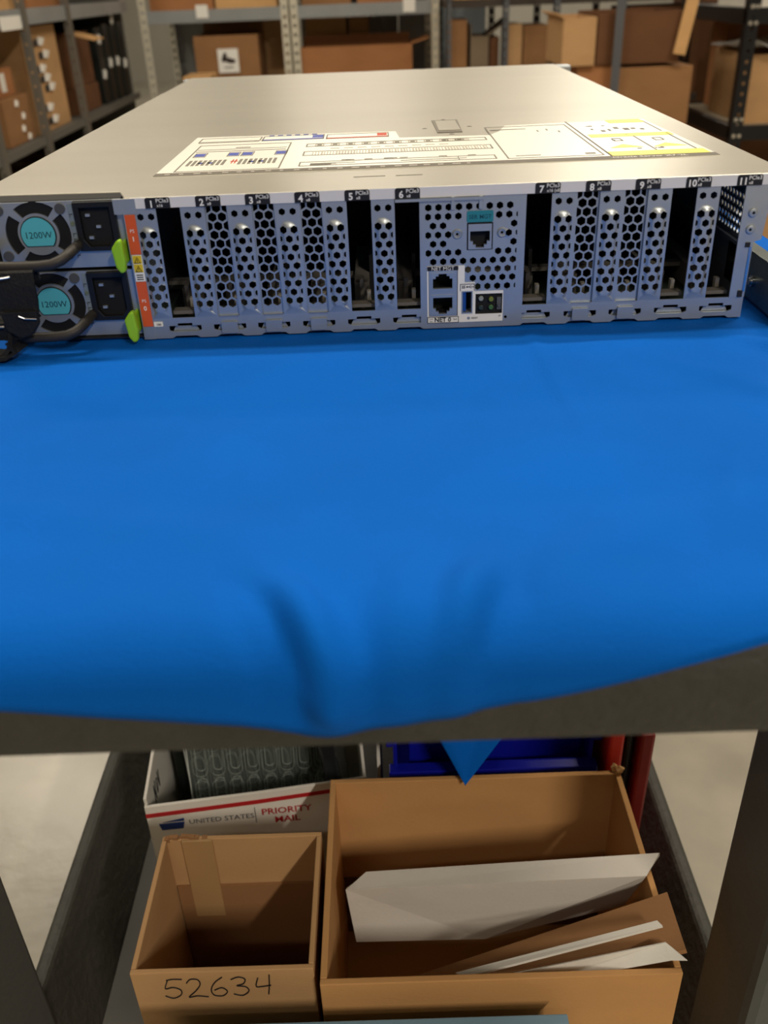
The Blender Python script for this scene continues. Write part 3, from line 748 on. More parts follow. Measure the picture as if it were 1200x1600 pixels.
# slide rail beside the chassis
rl = thing('slide_rail', 'zinc slide rail lying on the cloth along the right side of the server', 'rail', (.445, .2, .902))
MB().box(.4445, .4465, -.025, .60, .9026, .9300).box(.4445, .4530, -.025, .60, .9290, .9302).box(.4445, .4530, -.025, .60, .9026, .9036).build('rail_profile', mat('rail_zinc', (120, 128, 128), .35, .9, var=.25, vscale=60), rl, bevel=.0004)
MB().cyl((.4412, .024, .9150), (.4446, .024, .9150), .0022, 16).cyl((.4425, .024, .9150), (.4446, .024, .9150), .0034, 16).build('rail_stud', chrome, rl, smooth=True)

# ------------------------------------------------------------------ boxes
def rotbox(name, label, x0, x1, y0, y1, z0, z1, mtl, yaw=0, group=None, th=.004, closed=False, flaps=(), inner=None, taper=0, cat='box', front_cut=0):
    """cardboard box; flaps: list of (side, length, angle_out_deg) with side in 'lrfb'"""
    cx, cy = (x0+x1)/2, (y0+y1)/2; w, d = x1-x0, y1-y0
    t = thing(name, label, cat, (cx, cy, z0), group)
    M = Matrix.Translation((cx, cy, 0)) @ Matrix.Rotation(R(yaw), 4, 'Z')
    m = MB(); W, D = w/2, d/2
    if closed:
        m.box(-W, W, -D, D, z0, z1, M)
        m.build('carton', mtl, t, bevel=.002)
        MB().box(-W-.0004, W+.0004, -.018, .018, z1, z1+.0006, M).build('tape', tape, t)
    else:
        m.box(-W, W, -D, D, z0, z0+th, M)
        m.box(-W, W, -D, -D+th, z0+th, z1-front_cut, M); m.box(-W, W, D-th, D, z0+th, z1, M)
        m.box(-W, -W+th, -D+th, D-th, z0+th, z1, M); m.box(W-th, W, -D+th, D-th, z0+th, z1, M)
        m.build('carton', mtl, t, bevel=.0008)
    for (side, L, ang) in flaps:
        a = R(ang)  # 0 = straight up, 90 = flat outwards, negative inwards
        hz = z1 if closed else z1
        if side in 'lr':
            s = -1 if side == 'l' else 1; F = Matrix.Translation((s*(W-th/2), 0, hz)) @ Matrix.Rotation(s*a, 4, 'Y')
            f = MB().box(-th/2, th/2, -D+.003, D-.003, 0, L, M @ F)
        else:
            s = -1 if side == 'f' else 1; F = Matrix.Translation((0, s*(D-th/2), hz)) @ Matrix.Rotation(-s*a, 4, 'X')
            f = MB().box(-W+.003, W-.003, -th/2, th/2, 0, L, M @ F)
        f.build('flap', mtl, t)
    return t, M
def strokes(mb, chars, M, s, r):
    for pts in chars:
        mb.tube([M @ Vector((x*s, y*s, 0)) for x, y in pts], r, 5)

# --- small box 52634
sb, M = rotbox('cardboard_box', 'small kraft box with 52634 handwritten on its front, on the lower shelf', .0235, .158, -.1005, .0225, .2405, .457, kraft, th=.004)
G = {'5': [[(.1, .75), (.0, .42), (.2, .46), (.38, .34), (.36, .12), (.15, -.02), (-.05, .1)], [(.08, .78), (.25, .82), (.48, .80)]],
     '2': [[(0, .62), (.12, .78), (.3, .76), (.34, .55), (.2, .28), (-.02, .0), (.2, .04), (.48, -.02)]],
     '6': [[(.36, .82), (.15, .6), (.02, .3), (.06, .05), (.28, .0), (.42, .18), (.3, .36), (.1, .26)]],
     '3': [[(.0, .7), (.2, .8), (.36, .7), (.3, .5), (.12, .42), (.34, .36), (.4, .16), (.22, -.02), (.0, .06)]],
     '4': [[(.12, .72), (.04, .36), (.2, .34), (.42, .38)], [(.42, .84), (.38, .4), (.32, -.02)]]}
def smoothpts(P, n=5):
    P = [Vector((p[0], p[1])) for p in P]; out = []
    for i in range(len(P)-1):
        p0, p1, p2, p3 = P[max(i-1, 0)], P[i], P[i+1], P[min(i+2, len(P)-1)]
        for k in range(n):
            t = k/n; out.append(.5*((2*p1)+(p2-p0)*t+(2*p0-5*p1+4*p2-p3)*t*t+(3*p1-p0-3*p2+p3)*t*t*t))
    out.append(P[-1]); return [(p.x, p.y) for p in out]
m = MB(); MX = Matrix.Translation((.0475, -.1012, .4275)) @ Matrix.Rotation(R(90), 4, 'X') @ Matrix.Rotation(R(1), 4, 'Z')
xo = 0
for ch in '52634':
    for pts in G[ch]:
        strokes(m, [[(x*1.05+xo, y) for x, y in smoothpts(pts)]], MX, .0275, .00045)
    xo += .60
m.build('handwriting', ink, sb)
MB().box(.0285, .154, .0160, .0178, .2405+.006, .40).build('inner_liner', kraft2, sb)
MB().box(.0225, .0415, -.094, .0215, .2447, .4572, Matrix.Identity(4)) 
m = MB(); m.box(.0405, .066, .0158, .0182, .36, .4575); m.build('tape', tape, sb)
# torn paper crumbs at the rear left corner of the rim
m = MB()
for k in range(10):
    x = .0255+k*.0035; z = .4575+random.uniform(-.001, .0025); m.box(x, x+.0045, .018+random.uniform(0, .002), .0225, .454, z)
m.build('torn_rim', kraft2, sb)
# contents
pb = thing('black_adapter', 'black angular adapter inside the small box marked 52634', 'device', (.1, -.02, .245))
Mx = Matrix.Translation((.105, -.035, .275)) @ Matrix.Rotation(R(-18), 4, 'Z') @ Matrix.Rotation(R(22), 4, 'X')
MB().box(-.035, .035, -.03, .03, -.02, .02, Mx).build('casing', mat('gloss_black', (14, 15, 18), .25), pb, bevel=.003)
MB().box(-.012, .012, -.022, -.002, .02, .0212, Mx).build('rating_label', mat('dark_label', (46, 44, 42), .4), pb)
MB().box(-.034, .034, .0295, .0318, .0, .0208, Mx).build('trim_edge', mat('metal_dark', (120, 118, 112), .4, .6), pb)

# --- right box
rb, M = rotbox('cardboard_box', 'wide open kraft box holding white packing board on the lower shelf', .163, .4235, -.1125, .0815, .2405, .4555, card('warm_kraft', (196, 148, 96)), th=.005)
m = MB()
for k in range(4):
    a = k*1.3; m.tube([(.4205+.003*math.cos(a), .079, .455), (.4215+.005*math.cos(a+.6), .079+.004*math.sin(a), .4595), (.4215+.004*math.cos(a+1.6), .079+.003*math.sin(a), .4620)], .0016, 5)
m.build('torn_corner', kraft4, rb)
MB().box(.168, .4185, .0745, .0762, .247, .328).build('inner_flap', kraft3, rb)
def board(name, label, pts, quads, mtl, cat='packing board', th=.0035):
    m = MB(); m.add([Vector(p) for p in pts], quads)
    o = m.build(name, mtl); s = o.modifiers.new('solid', 'SOLIDIFY'); s.thickness = th; s.offset = 0
    tag(o, label, cat); return o
board('packing_board', 'long white folded packing board, the rear one in the wide kraft box',
      [(.178, -.014, .430), (.195, -.001, .432), (.4320, -.016, .4625), (.4165, -.035, .4615), (.4130, -.004, .386), (.293, -.022, .372), (.1840, -.021, .372)],
      [(0, 3, 2, 1), (0, 6, 5, 3), (3, 5, 4)], gcard)
board('packing_board', 'brown slanting packing board between the white ones in the wide kraft box',
      [(.208, -.064, .372), (.4280, -.053, .4635), (.4285, -.1000, .4625), (.205, -.1030, .395)],
      [(0, 1, 2, 3)], kraft2)
board('packing_board', 'white folded packing board with pointed end, nearest in the wide kraft box',
      [(.270, -.1045, .440), (.4150, -.0935, .4640), (.4270, -.1070, .4625), (.4160, -.1055, .461), (.300, -.1045, .431)],
      [(0, 1, 2, 3, 4)], wcard, th=.002)
board('packing_board', 'narrow white cardboard strip lying over the pointed white board',
      [(.262, -.0965, .439), (.4120, -.0800, .4690), (.4145, -.0850, .4700), (.268, -.1020, .4420)],
      [(0, 1, 2, 3)], wcard, th=.002)

# --- pale blue tray in front of the boxes
tr = MB(); tr.box(.040, .338, -.143, -.139, .2505, .4425)
tr.box(.040, .338, -.139, -.131, .4405, .4425); tr.box(.040, .044, -.139, -.1195, .2505, .41); tr.box(.334, .338, -.139, -.1195, .2505, .41)
tr.box(.040, .338, -.139, -.1195, .2505, .2535)
o = tr.build('plastic_tray', palebl, bevel=.001); tag(o, 'pale blue shallow tray standing on edge in front of the boxes', 'tray')

# --- white mailing box with red stripe, behind
ub = thing('mailing_box', 'white mailing box with a red stripe behind the small kraft box', 'box', (.09, .16, .24))
MU = Matrix.Translation((-.013, .088, .2405)) @ Matrix.Rotation(R(5), 4, 'Z')
m = MB(); w_, d_, h_ = .208, .150, .1835
m.box(0, w_, 0, d_, 0, .003, MU); m.box(0, w_, d_-.003, d_, .003, h_, MU); m.box(0, .003, .003, d_-.003, .003, h_+.004, MU); m.box(w_-.003, w_, .003, d_-.003, .003, h_, MU)
m.prism([(0, .003), (w_, .003), (w_, h_+.006), (w_*.5, h_), (0, h_-.004)], 'y', 0, .003, MU)
m.build('carton', wcard, ub, bevel=.0006)
m = MB(); m.prism([(0, h_-.013), (w_*.5, h_-.0085), (w_, h_-.002), (w_, h_-.0065), (w_*.5, h_-.0135), (0, h_-.018)], 'y', -.0006, 0, MU); m.build('red_stripe', mat('postal_red', (178, 36, 40), .5), ub)
MUf = lambda x, z: MU @ Matrix.Translation((x, -.0008, z)) @ Matrix.Rotation(R(90), 4, 'X')
t = MB(); text(t, 'UNITED STATES', .0086, MUf(.038, h_-.031)); t.box(.1005, .1009, -.0009, 0, h_-.038, h_-.018, MU); t.build('lettering', mat('postal_grey', (74, 78, 86), .5), ub)
t = MB(); text(t, 'PRIORITY', .0112, MUf(.1065, h_-.0285), bold=.015); text(t, 'MAIL', .0112, MUf(.118, h_-.0405), bold=.015); t.build('lettering', mat('postal_red', (178, 36, 40), .5), ub)
MB().prism([(.012, h_-.036), (.032, h_-.036), (.034, h_-.0275), (.010, h_-.0275)], 'y', -.0006, 0, MU).prism([(.014, h_-.026), (.034, h_-.0225), (.034, h_-.026)], 'y', -.0006, 0, MU).build('emblem', mat('postal_blue', (22, 52, 120), .5), ub)
m = MB(); strokes(m, [smoothpts(p) for p in ([(0, 0), (.1, .8), (.2, .1), (.3, .8)], [(.45, .1), (.5, .6), (.7, .5), (.5, .1)], [(.8, .7), (.85, 0), (1.0, .6)])],
    MU @ Matrix.Translation((.0035, .03, h_-.035)) @ Matrix.Rotation(R(90), 4, 'Z') @ Matrix.Rotation(R(90), 4, 'X'), .03, .0004); m.build('handwriting', ink, ub)
# clear blister trays standing inside the mailing box
for q, (oy, oz, lab_) in enumerate(((.040, .000, 'clear plastic blister tray leaning in the front of the white mailing box'), (.072, .0, 'clear plastic blister tray standing behind the first in the mailing box'))):
    MT_ = MU @ Matrix.Translation((.030, oy, .008)) @ Matrix.Rotation(R(1.5 if q == 0 else -1.5), 4, 'Y') @ Matrix.Rotation(R(-6), 4, 'X')
    m = MB(); pts = []
    nx, nz = 8, (4 if q == 0 else 5); Wt, Ht = .143, (.195 if q == 0 else .240)
    holes = []
    hf = lambda x, z: 0
    cells = [(.0115+.0172*i, .028+.047*j) for i in range(nx) for j in range(nz)]
    def hfun(x, z):
        for (cx, cz) in cells:
            if abs(x-cx) < .0085 and abs(z-cz) < .022:
                q_ = min(cz+.014, max(cz-.014, z)); d = math.hypot(x-cx, z-q_)
                return -.007*smooth01(1-(d-.0045)/.0022)
        return 0
    ex = []
    for (cx, cz) in cells:
        for rr in (.0044, .0068): ex += rrect(cx-rr, cx+rr, cz-.014-rr, cz+.014+rr, rr*.98, 4)
    plate(m, rect(0, Wt, 0, Ht), [], lambda a, b, d: tuple(MT_ @ Vector((a, -d, b))), .0005, ex, hfun)
    o = m.build('blister_tray', clearm, smooth=True); tag(o, lab_, 'tray')
    MB().box(0, Wt, -.002, 0, Ht-.0014, Ht, MT_).box(0, .0008, -.002, 0, 0, Ht, MT_).build('tray_rim', clearb, o)  # whitish rim carries the bright highlight of the tray's top edge
    P = [(x, .0062, z) for x, z in rrect(-.0046, .0046, -.0185, .0185, .0045, 4)]; P.append(P[0])
    P2 = [(x, 0, z) for x, z in rrect(-.0069, .0069, -.0208, .0208, .0068, 4)]; P2.append(P2[0])
    ms = MB().tube([MT_.to_3x3() @ Vector(p) for p in P], .0004, 4).tube([MT_.to_3x3() @ Vector(p) for p in P2], .0003, 4).mesh('slot'); ms.materials.append(clearr)  # pale outlines stand for highlights on the rolled slot edges
    for (cx, cz) in cells:
        so_ = bpy.data.objects.new('slot', ms); C.objects.link(so_); so_.parent = o; so_.location = MT_ @ Vector((cx, 0, cz))
o = MB().box(.05, .17, .128, .138, .004, .24, MU).build('circuit_card', green, bevel=.001); tag(o, 'dark green board behind the clear trays in the white mailing box', 'board')
for q in range(6):
    xa = .012+.0265*q
    o = MB().box(xa, xa+.023, .098, .122, .004, (.20, .235, .215, .24, .225, .21)[q], MU).build('memory_pack', (mat('dark_pack', (26, 30, 28), .5), mat('dark_green_pack', (16, 46, 32), .5))[q in (3, 4)], bevel=.001)
    tag(o, 'dark slim pack behind the clear trays, %s from the left in the mailing box' % ('first', 'second', 'third', 'fourth', 'fifth', 'sixth')[q], 'pack')
m = MB()
MK = Matrix.Translation((.171, .137, .36)) @ Matrix.Rotation(R(-5), 4, 'Y')
m.box(-.012, .0035, -.02, .03, -.105, .14, MK)
o = m.build('antistatic_bag', mat('smoky_plastic', (30, 34, 38), .18), bevel=.003); tag(o, 'smoky dark plastic sleeve between the mailing box and the blue tote', 'bag')
# dark blue tote behind the wide box
tt = thing('plastic_tote', 'dark blue plastic tote behind the wide kraft box', 'tote', (.31, .25, .24))
m = MB(); X0_, X1_, Y0_, Y1_ = .220, .404, .104, .42
m.box(X0_, X1_, Y0_, Y1_, .2405, .245); m.box(X0_, X0_+.004, Y0_, Y1_, .245, .475); m.box(X1_-.004, X1_, Y0_, Y1_, .245, .475); m.box(X0_, X1_, Y1_-.004, Y1_, .245, .475); m.box(X0_, X1_, Y0_, Y0_+.004, .245, .44)
m.build('bin', tote, tt, bevel=.001)
MB().box(X0_-.004, X1_+.004, Y0_-.008, Y0_+.004, .438, .446).box(X1_-.004, X1_+.008, Y0_, Y1_, .470, .478).box(X0_-.006, X0_, Y0_, Y1_, .470, .478).build('rim', tote, tt, bevel=.001)
m = MB()
m.box(.30, .395, .15, .156, .30, .487, Matrix.Translation((.0, 0, 0)) @ Matrix.Rotation(R(0), 4, 'X')); m.box(.235, .398, .122, .126, .3, .462)
m.build('divider', tote, tt, bevel=.001)
o = MB().box(.2045, .2075, .122, .2, .2405, .44).build('mailing_sleeve', wcard); tag(o, 'white cardboard edge between smoky sleeve and blue tote', 'card')
o = MB().prism([(.414, .2405), (.427, .2405), (.429, .50), (.415, .50)], 'y', .092, .30).build('tool_case', mat('bright_red_plastic', (232, 58, 40), .4), bevel=.003); tag(o, 'bright red plastic case standing right of the blue tote', 'case')
o = MB().prism([(.4295, .2405), (.437, .2405), (.439, .50), (.431, .50)], 'y', .096, .30).build('tool_case', blackp, bevel=.003); tag(o, 'thin black case between the two red ones', 'case')
o = MB().prism([(.4395, .2405), (.452, .2405), (.455, .49), (.4415, .49)], 'y', .088, .30).build('tool_case', mat('deep_red_plastic', (140, 28, 26), .5), bevel=.003); tag(o, 'dark red plastic case against the right side of the lower shelf', 'case')
# loose blue cloth corner draped over the tote, its tip hanging over the rim of the wide box
m = MB(); N = 22
A, Bp, T_ = Vector((.222, .150, .545)), Vector((.376, .150, .532)), Vector((.2835, .068, .4565))
vs = []; fs = []
for j in range(N+1):
    for i in range(N+1):
        u = i/N; v = j/N
        p = A.lerp(Bp, u).lerp(T_, v); p.y -= .012*math.sin(math.pi*v)*(1-.3*u)+.006*math.sin(u*math.pi*2.2)*(1-v); p.z += .008*math.sin(math.pi*v)+.006*math.cos(u*7)*(1-v)*math.sin(math.pi*u)
        vs.append(p)
vs2 = []
for i in range(N+1):
    u = i/N; p = A.lerp(Bp, u); vs2.append(Vector((p.x+.01*(u-.5), p.y+.16, p.z-.045)))
for j in range(N):
    for i in range(N):
        a = j*(N+1)+i; fs.append((a, a+1, a+N+2, a+N+1))
n = len(vs); vs += vs2
for i in range(N): fs.append((i, i+1, n+i+1, n+i))
m.add(vs, fs); o = m.build('loose_cloth', cloth, smooth=True); s = o.modifiers.new('solid', 'SOLIDIFY'); s.thickness = .0015
tag(o, 'blue cloth corner draped over the tote with its tip above the wide box rim', 'cloth')

# ------------------------------------------------------------------ background: racks
def zplate(mb, x0, x1, y, z0, z1, pitch=.04, hr=.008, t=.003, M=None):
    holes = []; z = z0+pitch*.5; cx = (x0+x1)/2
    while z < z1-.012:
        holes.append(circ(cx, z, hr, 8)); z += pitch
    f = (lambda a, b, d: (M @ Vector((a, y+d, b)))) if M else XZ(y)
    return plate(mb, rect(x0, x1, z0, z1), holes, f, t)
# centre rack: two bays against the far wall of the aisle
def bay(x0, x1, label, tags_, back):
    t = thing('shelving_bay', label, 'shelf', ((x0+x1)/2, 4.8, 0))
    for (xa, xb) in ((x0, x0+.036), (x1-.036, x1)):
        for y in (4.5, 5.16):
            m = MB(); zplate(m, xa, xb, y, 0, 1.9 if y < 5 else 1.9); m.box(xa if xa == x0 else xb-.003, (xa if xa == x0 else xb-.003)+.003, y+.003, y+.035, 0, 1.9)
            m.build('post', galv, t)
    for z in (.5, .985, 1.5):
        MB().box(x0+.036, x1-.036, 4.498, 4.502, z-.055, z+.0).box(x0, x1, 4.502, 5.16, z-.02, z-.004).build('shelf_deck', grayst, t)
    m = MB()
    n_ = back
    for k in range(n_):
        xa = x0+(x1-x0)*k/n_; xb = x0+(x1-x0)*(k+1)/n_
        MB().box(xa+.004, xb-.004, 5.20, 5.205, .1, 1.9).box(xa+.004, xa+.016, 5.17, 5.2, .1, 1.9).build('back_panel', graypn, t)
    for (xa, za) in tags_: MB().box(xa, xa+.058, 4.4955, 4.4978, za, za+.056).build('price_tag', white, t)
    return t
bay(-.905, -.185, 'grey shelving bay with perforated posts left of the centre pair of posts', [(-.628, .948)], 3)
bay(-.175, .545, 'grey shelving bay right of the centre pair of perforated posts', [(.372, .940)], 4)
for (x, w_) in ((.27, .02), (.36, .028)):
    o = MB().box(x, x+w_, 5.0, 5.02, .498, .96).build('metal_bracket', grayst, bevel=.002); tag(o, 'thin grey upright strip standing in the right shelving bay, %s' % ('left one' if x < .3 else 'right one'), 'bracket')
o = MB().box(.60, .86, 5.3, 5.6, 0, 1.5).build('steel_cabinet', mat('blue_grey_paint', (136, 146, 152), .5), bevel=.004); tag(o, 'blue-grey steel cabinet side right of the shelving bays', 'cabinet')

t, M = rotbox('cardboard_box', 'brown open box with a white picture label in the left shelving bay', -.660, -.345, 4.505, 4.82, .501, .870, kraft2, th=.005, flaps=(('b', .05, 20),))
lb_ = MB().box(-.548, -.447, 4.4975, 4.4995, .706, .812).build('picture_label', white, t)
MB().prism([(-.530, .755), (-.505, .755), (-.50, .748), (-.465, .748), (-.463, .765), (-.485, .768), (-.49, .776), (-.50, .770), (-.505, .795), (-.515, .797), (-.53, .77)], 'y', 4.4965, 4.4975).build('picture', mat('picture_dark', (54, 40, 36), .6), lb_)
MB().box(-.520, -.475, 4.4965, 4.4975, .727, .733).build('lettering', greyink, lb_)
rotbox('cardboard_box', 'tall kraft box standing behind the picture-label box', -.560, -.215, 4.86, 5.14, .50, .945, kraft, closed=True)
rotbox('cardboard_box', 'long brown open box with flaps in the right shelving bay', -.137, .412, 4.51, 4.79, .50, .803, kraft5, th=.005, flaps=(('r', .09, 75), ('b', .05, -40)))
rotbox('cardboard_box', 'bright kraft box standing upright behind the long brown box', -.128, .082, 4.84, 5.12, .50, .940, kraft4, closed=True)
rotbox('cardboard_box', 'narrow kraft box with open flaps right of the bright upright box', .095, .200, 4.88, 5.12, .50, .90, kraft, th=.004, flaps=(('r', .05, 60), ('f', .04, 30), ('l', .04, -10)))
for (xa, xb, mt_, lb_) in ((-.86, -.55, kraft5, 'orange-brown box at the left end of the upper shelf'), (-.54, -.24, kraft4, 'light box on the upper shelf left of the centre posts'), (-.12, .12, kraft2, 'brown box on the upper shelf right of the centre posts'), (.15, .40, kraft5, 'orange-brown box at the right of the upper shelf')):
    rotbox('cardboard_box', lb_, xa, xb, 4.56, 4.9, .982, 1.22, mt_, closed=True)

# left rack running down the aisle
lr = thing('shelving_unit', 'grey shelving unit with thin posts along the left side of the aisle', 'shelf', (-1.2, 3.2, 0))
for (x, y) in ((-.87, 2.30), (-.87, 2.72), (-.87, 3.19), (-1.52, 2.30), (-1.52, 2.72), (-1.52, 3.19), (-1.52, 4.10)):
    if True:
        m = MB(); zplate(m, x-.012, x+.012, y, 0, 1.8, hr=.004); m.box(x+.009, x+.012, y+.003, y+.026, 0, 1.8); m.build('post', mat('post_grey', (112, 108, 100), .45, .3), lr)
for z in (.15, .665, 1.035, 1.5):
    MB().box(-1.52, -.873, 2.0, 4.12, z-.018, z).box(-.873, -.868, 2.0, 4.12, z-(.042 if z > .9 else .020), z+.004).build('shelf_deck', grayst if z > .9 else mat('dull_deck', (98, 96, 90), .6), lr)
MB().box(-1.53, -1.525, 2.0, 4.12, .1, 1.8).build('back_panel', mat('dim_panel', (96, 94, 88), .6), lr)
MB().box(-1.5, -.90, 4.13, 4.135, .1, 1.8).build('end_panel', mat('dim_panel', (96, 94, 88), .6), lr)
MB().box(-.8665, -.8645, 2.52, 2.70, .985, 1.022).build('price_tag', white, lr)
tgm = lambda t, ps: [MB().box(-.898, -.870, y, y+.012, z, z+.020, Matrix.Identity(4)).build('white_tab', white, t) for (y, z) in ps]
t, M = rotbox('cardboard_box', 'big brown box at the bottom left of the left shelving unit', -1.48, -.905, 2.50, 2.74, .666, .800, kraft2, closed=True)
for (y, z) in ((2.60, .775), (2.64, .735), (2.62, .70), (2.66, .672)): MB().prism([(y, z), (y+.012, z-.002), (y+.022, z+.012), (y+.008, z+.018)], 'x', -.905, -.899).build('white_tab', white, t)
t, M = rotbox('cardboard_box', 'flat brown box with a white shipping label on the left shelving unit', -1.46, -.935, 2.46, 2.72, .801, .880, kraft5, closed=True)
MB().box(-1.12, -1.02, 2.457, 2.4595, .815, .862).build('shipping_label', white, t); MB().box(-.9345, -.9325, 2.60, 2.64, .815, .868).build('shipping_label', white, t)
MB().prism([(2.51, .828), (2.535, .835), (2.535, .858), (2.51, .85)], 'x', -.9348, -.925).build('white_tab', white, t)
t, M = rotbox('cardboard_box', 'tall brown open box with white tabs along its side on the left shelving unit', -1.47, -.905, 2.78, 3.14, .666, .985, kraft, th=.006)
k = 0
for z in (.94, .90, .86, .83, .80, .74, .70):
    k += 1
    MB().prism([(2.86+.03*(k % 3), z-.016), (2.90+.03*(k % 3), z-.012), (2.90+.03*(k % 3), z+.008), (2.86+.03*(k % 3), z+.004)], 'x', -.906, -.902).build('cut_hole', ink, t)
    MB().prism([(2.90+.03*(k % 3), z-.012), (2.925+.03*(k % 3), z-.014), (2.955+.03*(k % 3), z+.006), (2.915+.03*(k % 3), z+.012)], 'x', -.905, -.896).build('white_tab', white, t)
t, M = rotbox('cardboard_box', 'dark brown box with a raised light flap left of the black equipment', -1.45, -.925, 3.30, 3.62, .760, .945, kraft3, th=.005)
MB().box(0, .11, -.04, .10, 0, .004, Matrix.Translation((-.926, 3.36, .945)) @ Matrix.Rotation(R(14), 4, 'Y')).build('flap', kraft4, t, label='light tan flap')
rotbox('cardboard_box', 'dark brown box under the one with the raised flap', -1.45, -.915, 3.30, 3.62, .666, .758, kraft3, closed=True)
for k in range(4):
    y = 3.68+k*.105
    t = thing('equipment_chassis', 'black equipment chassis standing on edge, %s from the left in the left unit' % ('first', 'second', 'third', 'fourth')[k], 'device', (-1.1, y, .666))
    MB().box(-1.36, -.91+.005*k, y, y+.085, .666, .95+.01*(k % 2)).build('casing', mat('equipment_black', (34, 38, 36), .4, .3), t, bevel=.003)
    for q in range((2, 1, 2, 1)[k]):
        z = .71+(.13, .19, .16, .09)[k]*(q+.4)+.012*k; MB().prism([(y+.02, z), (y+.035, z-.004), (y+.055, z+.024), (y+.03, z+.034)], 'x', -.909+.005*k, -.902+.005*k).build('white_tab', white, t)
for k, (ya, yb, mt_, lb_) in enumerate(((2.1, 2.42, blackp, 'black carton on the top shelf at the far left'), (2.50, 2.85, kraft4, 'light box on the top shelf of the left unit'), (2.9, 3.3, kraft5, 'orange-brown box on the top shelf of the left unit'))):
    rotbox('cardboard_box', lb_, -1.3, -.90, ya, yb, 1.036, 1.3, mt_, closed=True)
for k in range(5):
    rotbox('cardboard_box', 'brown box on the bottom shelf of the left unit, %s from the near end' % ('first', 'second', 'third', 'fourth', 'fifth')[k], -1.46, -.92, 2.06+.4*k, 2.40+.4*k, .151, .45+.03*(k % 2), kraft3, closed=True)

# right distant rack
rr = thing('shelving_unit', 'dim shelving unit with slim steel posts behind the server, right of the bays', 'shelf', (1.1, 4.6, 0))
for (x, w_) in ((.815, .028), (1.045, .03), (1.345, .03), (.56, .02)):
    for y in (4.18, 4.75):
        m = MB(); zplate(m, x, x+w_, y, 0, 1.8, hr=.005); m.box(x, x+.003, y, y+.026, 0, 1.8); m.build('post', mat('slim_post', (96, 98, 102), .4, .4), rr)
for z in (.15, .56, .985, 1.5): MB().box(.56, 1.75, 4.2, 4.75, z-.03, z).build('shelf_deck', mat('dark_deck', (60, 50, 42), .6), rr)
B = rotbox
B('cardboard_box', 'small brown box with tape and side flap at the left of the dim unit', .580, .660, 4.26, 4.5, .561, .905, kraft2, closed=True)
B('cardboard_box', 'grey-brown tall box with a wide tan flap in the dim unit', .676, .760, 4.25, 4.5, .561, .835, card('grey_cardboard', (128, 112, 92)), th=.004, flaps=(('r', .11, 55), ('l', .05, 3)))
B('cardboard_box', 'dark brown tall box behind the tan flap in the dim unit', .770, .812, 4.28, 4.5, .561, .828, kraft3, closed=True)
B('cardboard_box', 'kraft box with pale edge, left of the pair between slim posts', .848, .915, 4.24, 4.5, .561, .878, kraft, closed=True)
B('cardboard_box', 'kraft box, right of the pair between slim posts', .922, 1.035, 4.24, 4.5, .561, .872, kraft2, closed=True)
t, M = B('cardboard_box', 'upright box with an oval white label right of the dark slim post', 1.085, 1.185, 4.22, 4.5, .76, .895, kraft2, closed=True)
MB().prism(circ(1.115, .835, .02, 14), 'y', 4.216, 4.2195).build('oval_label', white, t)
B('cardboard_box', 'pale box under the upright box with an oval label', 1.08, 1.18, 4.22, 4.5, .561, .758, kraft4, closed=True)
B('cardboard_box', 'dark brown box at the far right end of the dim unit', 1.40, 1.74, 4.22, 4.6, .561, .93, kraft3, closed=True)
for k in range(4): B('cardboard_box', 'dark brown box on the bottom deck of the dim unit, %s from the left' % ('first', 'second', 'third', 'fourth')[k], .62+.28*k, .86+.28*k, 4.24, 4.7, .151, .50, kraft3, closed=True)
B('cardboard_box', 'tall dark brown carton standing beyond the dim unit, left of the black unit', 1.82, 2.3, 4.5, 5.0, 0, 1.25, kraft3, closed=True)
B('cardboard_box', 'tall brown carton standing beyond the black unit', 2.34, 3.0, 4.5, 5.0, 0, 1.2, kraft3, closed=True)
B('cardboard_box', 'large brown box on the lower shelf at the right of the dim unit', 1.2, 1.33, 4.22, 4.5, .561, .9, kraft3, closed=True)
for k in range(4):
    B('cardboard_box', 'box on the top deck of the dim unit, %s from the left' % ('first', 'second', 'third', 'fourth')[k], .60+.28*k, .80+.28*k, 4.25, 4.6, .986, 1.2, (kraft4, kraft2, blackp, kraft)[k], closed=True)
# near stack right: floor platform with boxes
pf = thing('pallet_stand', 'low steel stand under the stacked brown boxes', 'stand', (1.15, 3.4, 0))
MB().box(.86, 1.42, 3.18, 3.85, .40, .43).build('deck', grayst, pf)
for (x, y) in ((.87, 3.19), (1.38, 3.19), (.87, 3.8), (1.38, 3.8)): MB().box(x, x+.03, y, y+.03, 0, .4).build('leg', grayst, pf)
B('cardboard_box', 'copper-brown box at the left under the open tan box', .975, 1.105, 3.22, 3.6, .431, .775, kraft5, closed=True)
B('cardboard_box', 'wide brown box at the bottom of the right-hand stack', 1.112, 1.40, 3.20, 3.62, .431, .765, kraft2, closed=True)
B('cardboard_box', 'small pale box left of the copper-brown box', .89, .968, 3.24, 3.6, .431, .70, wcard, closed=True)
B('cardboard_box', 'tan box with torn pale corner on top of the stack, coloured as the lit end of the dark box', .912, 1.032, 3.20, 3.55, .777, .935, kraft, th=.005, flaps=(('l', .03, 60),))  # one big box split in two: tan for its lit end, dark for shade
B('cardboard_box', 'dark brown open-topped box on top of the stack, wider part coloured for shade', 1.040, 1.345, 3.21, 3.60, .777, .945, kraft3, th=.005)
o = MB().box(-.022, .022, -.002, .002, -.10, .10, Matrix.Translation((1.345, 3.16, .905)) @ Matrix.Rotation(R(9), 4, 'Y')).build('torn_flap', kraft4); tag(o, 'long torn cardboard strip standing against the dark open box', 'cardboard')
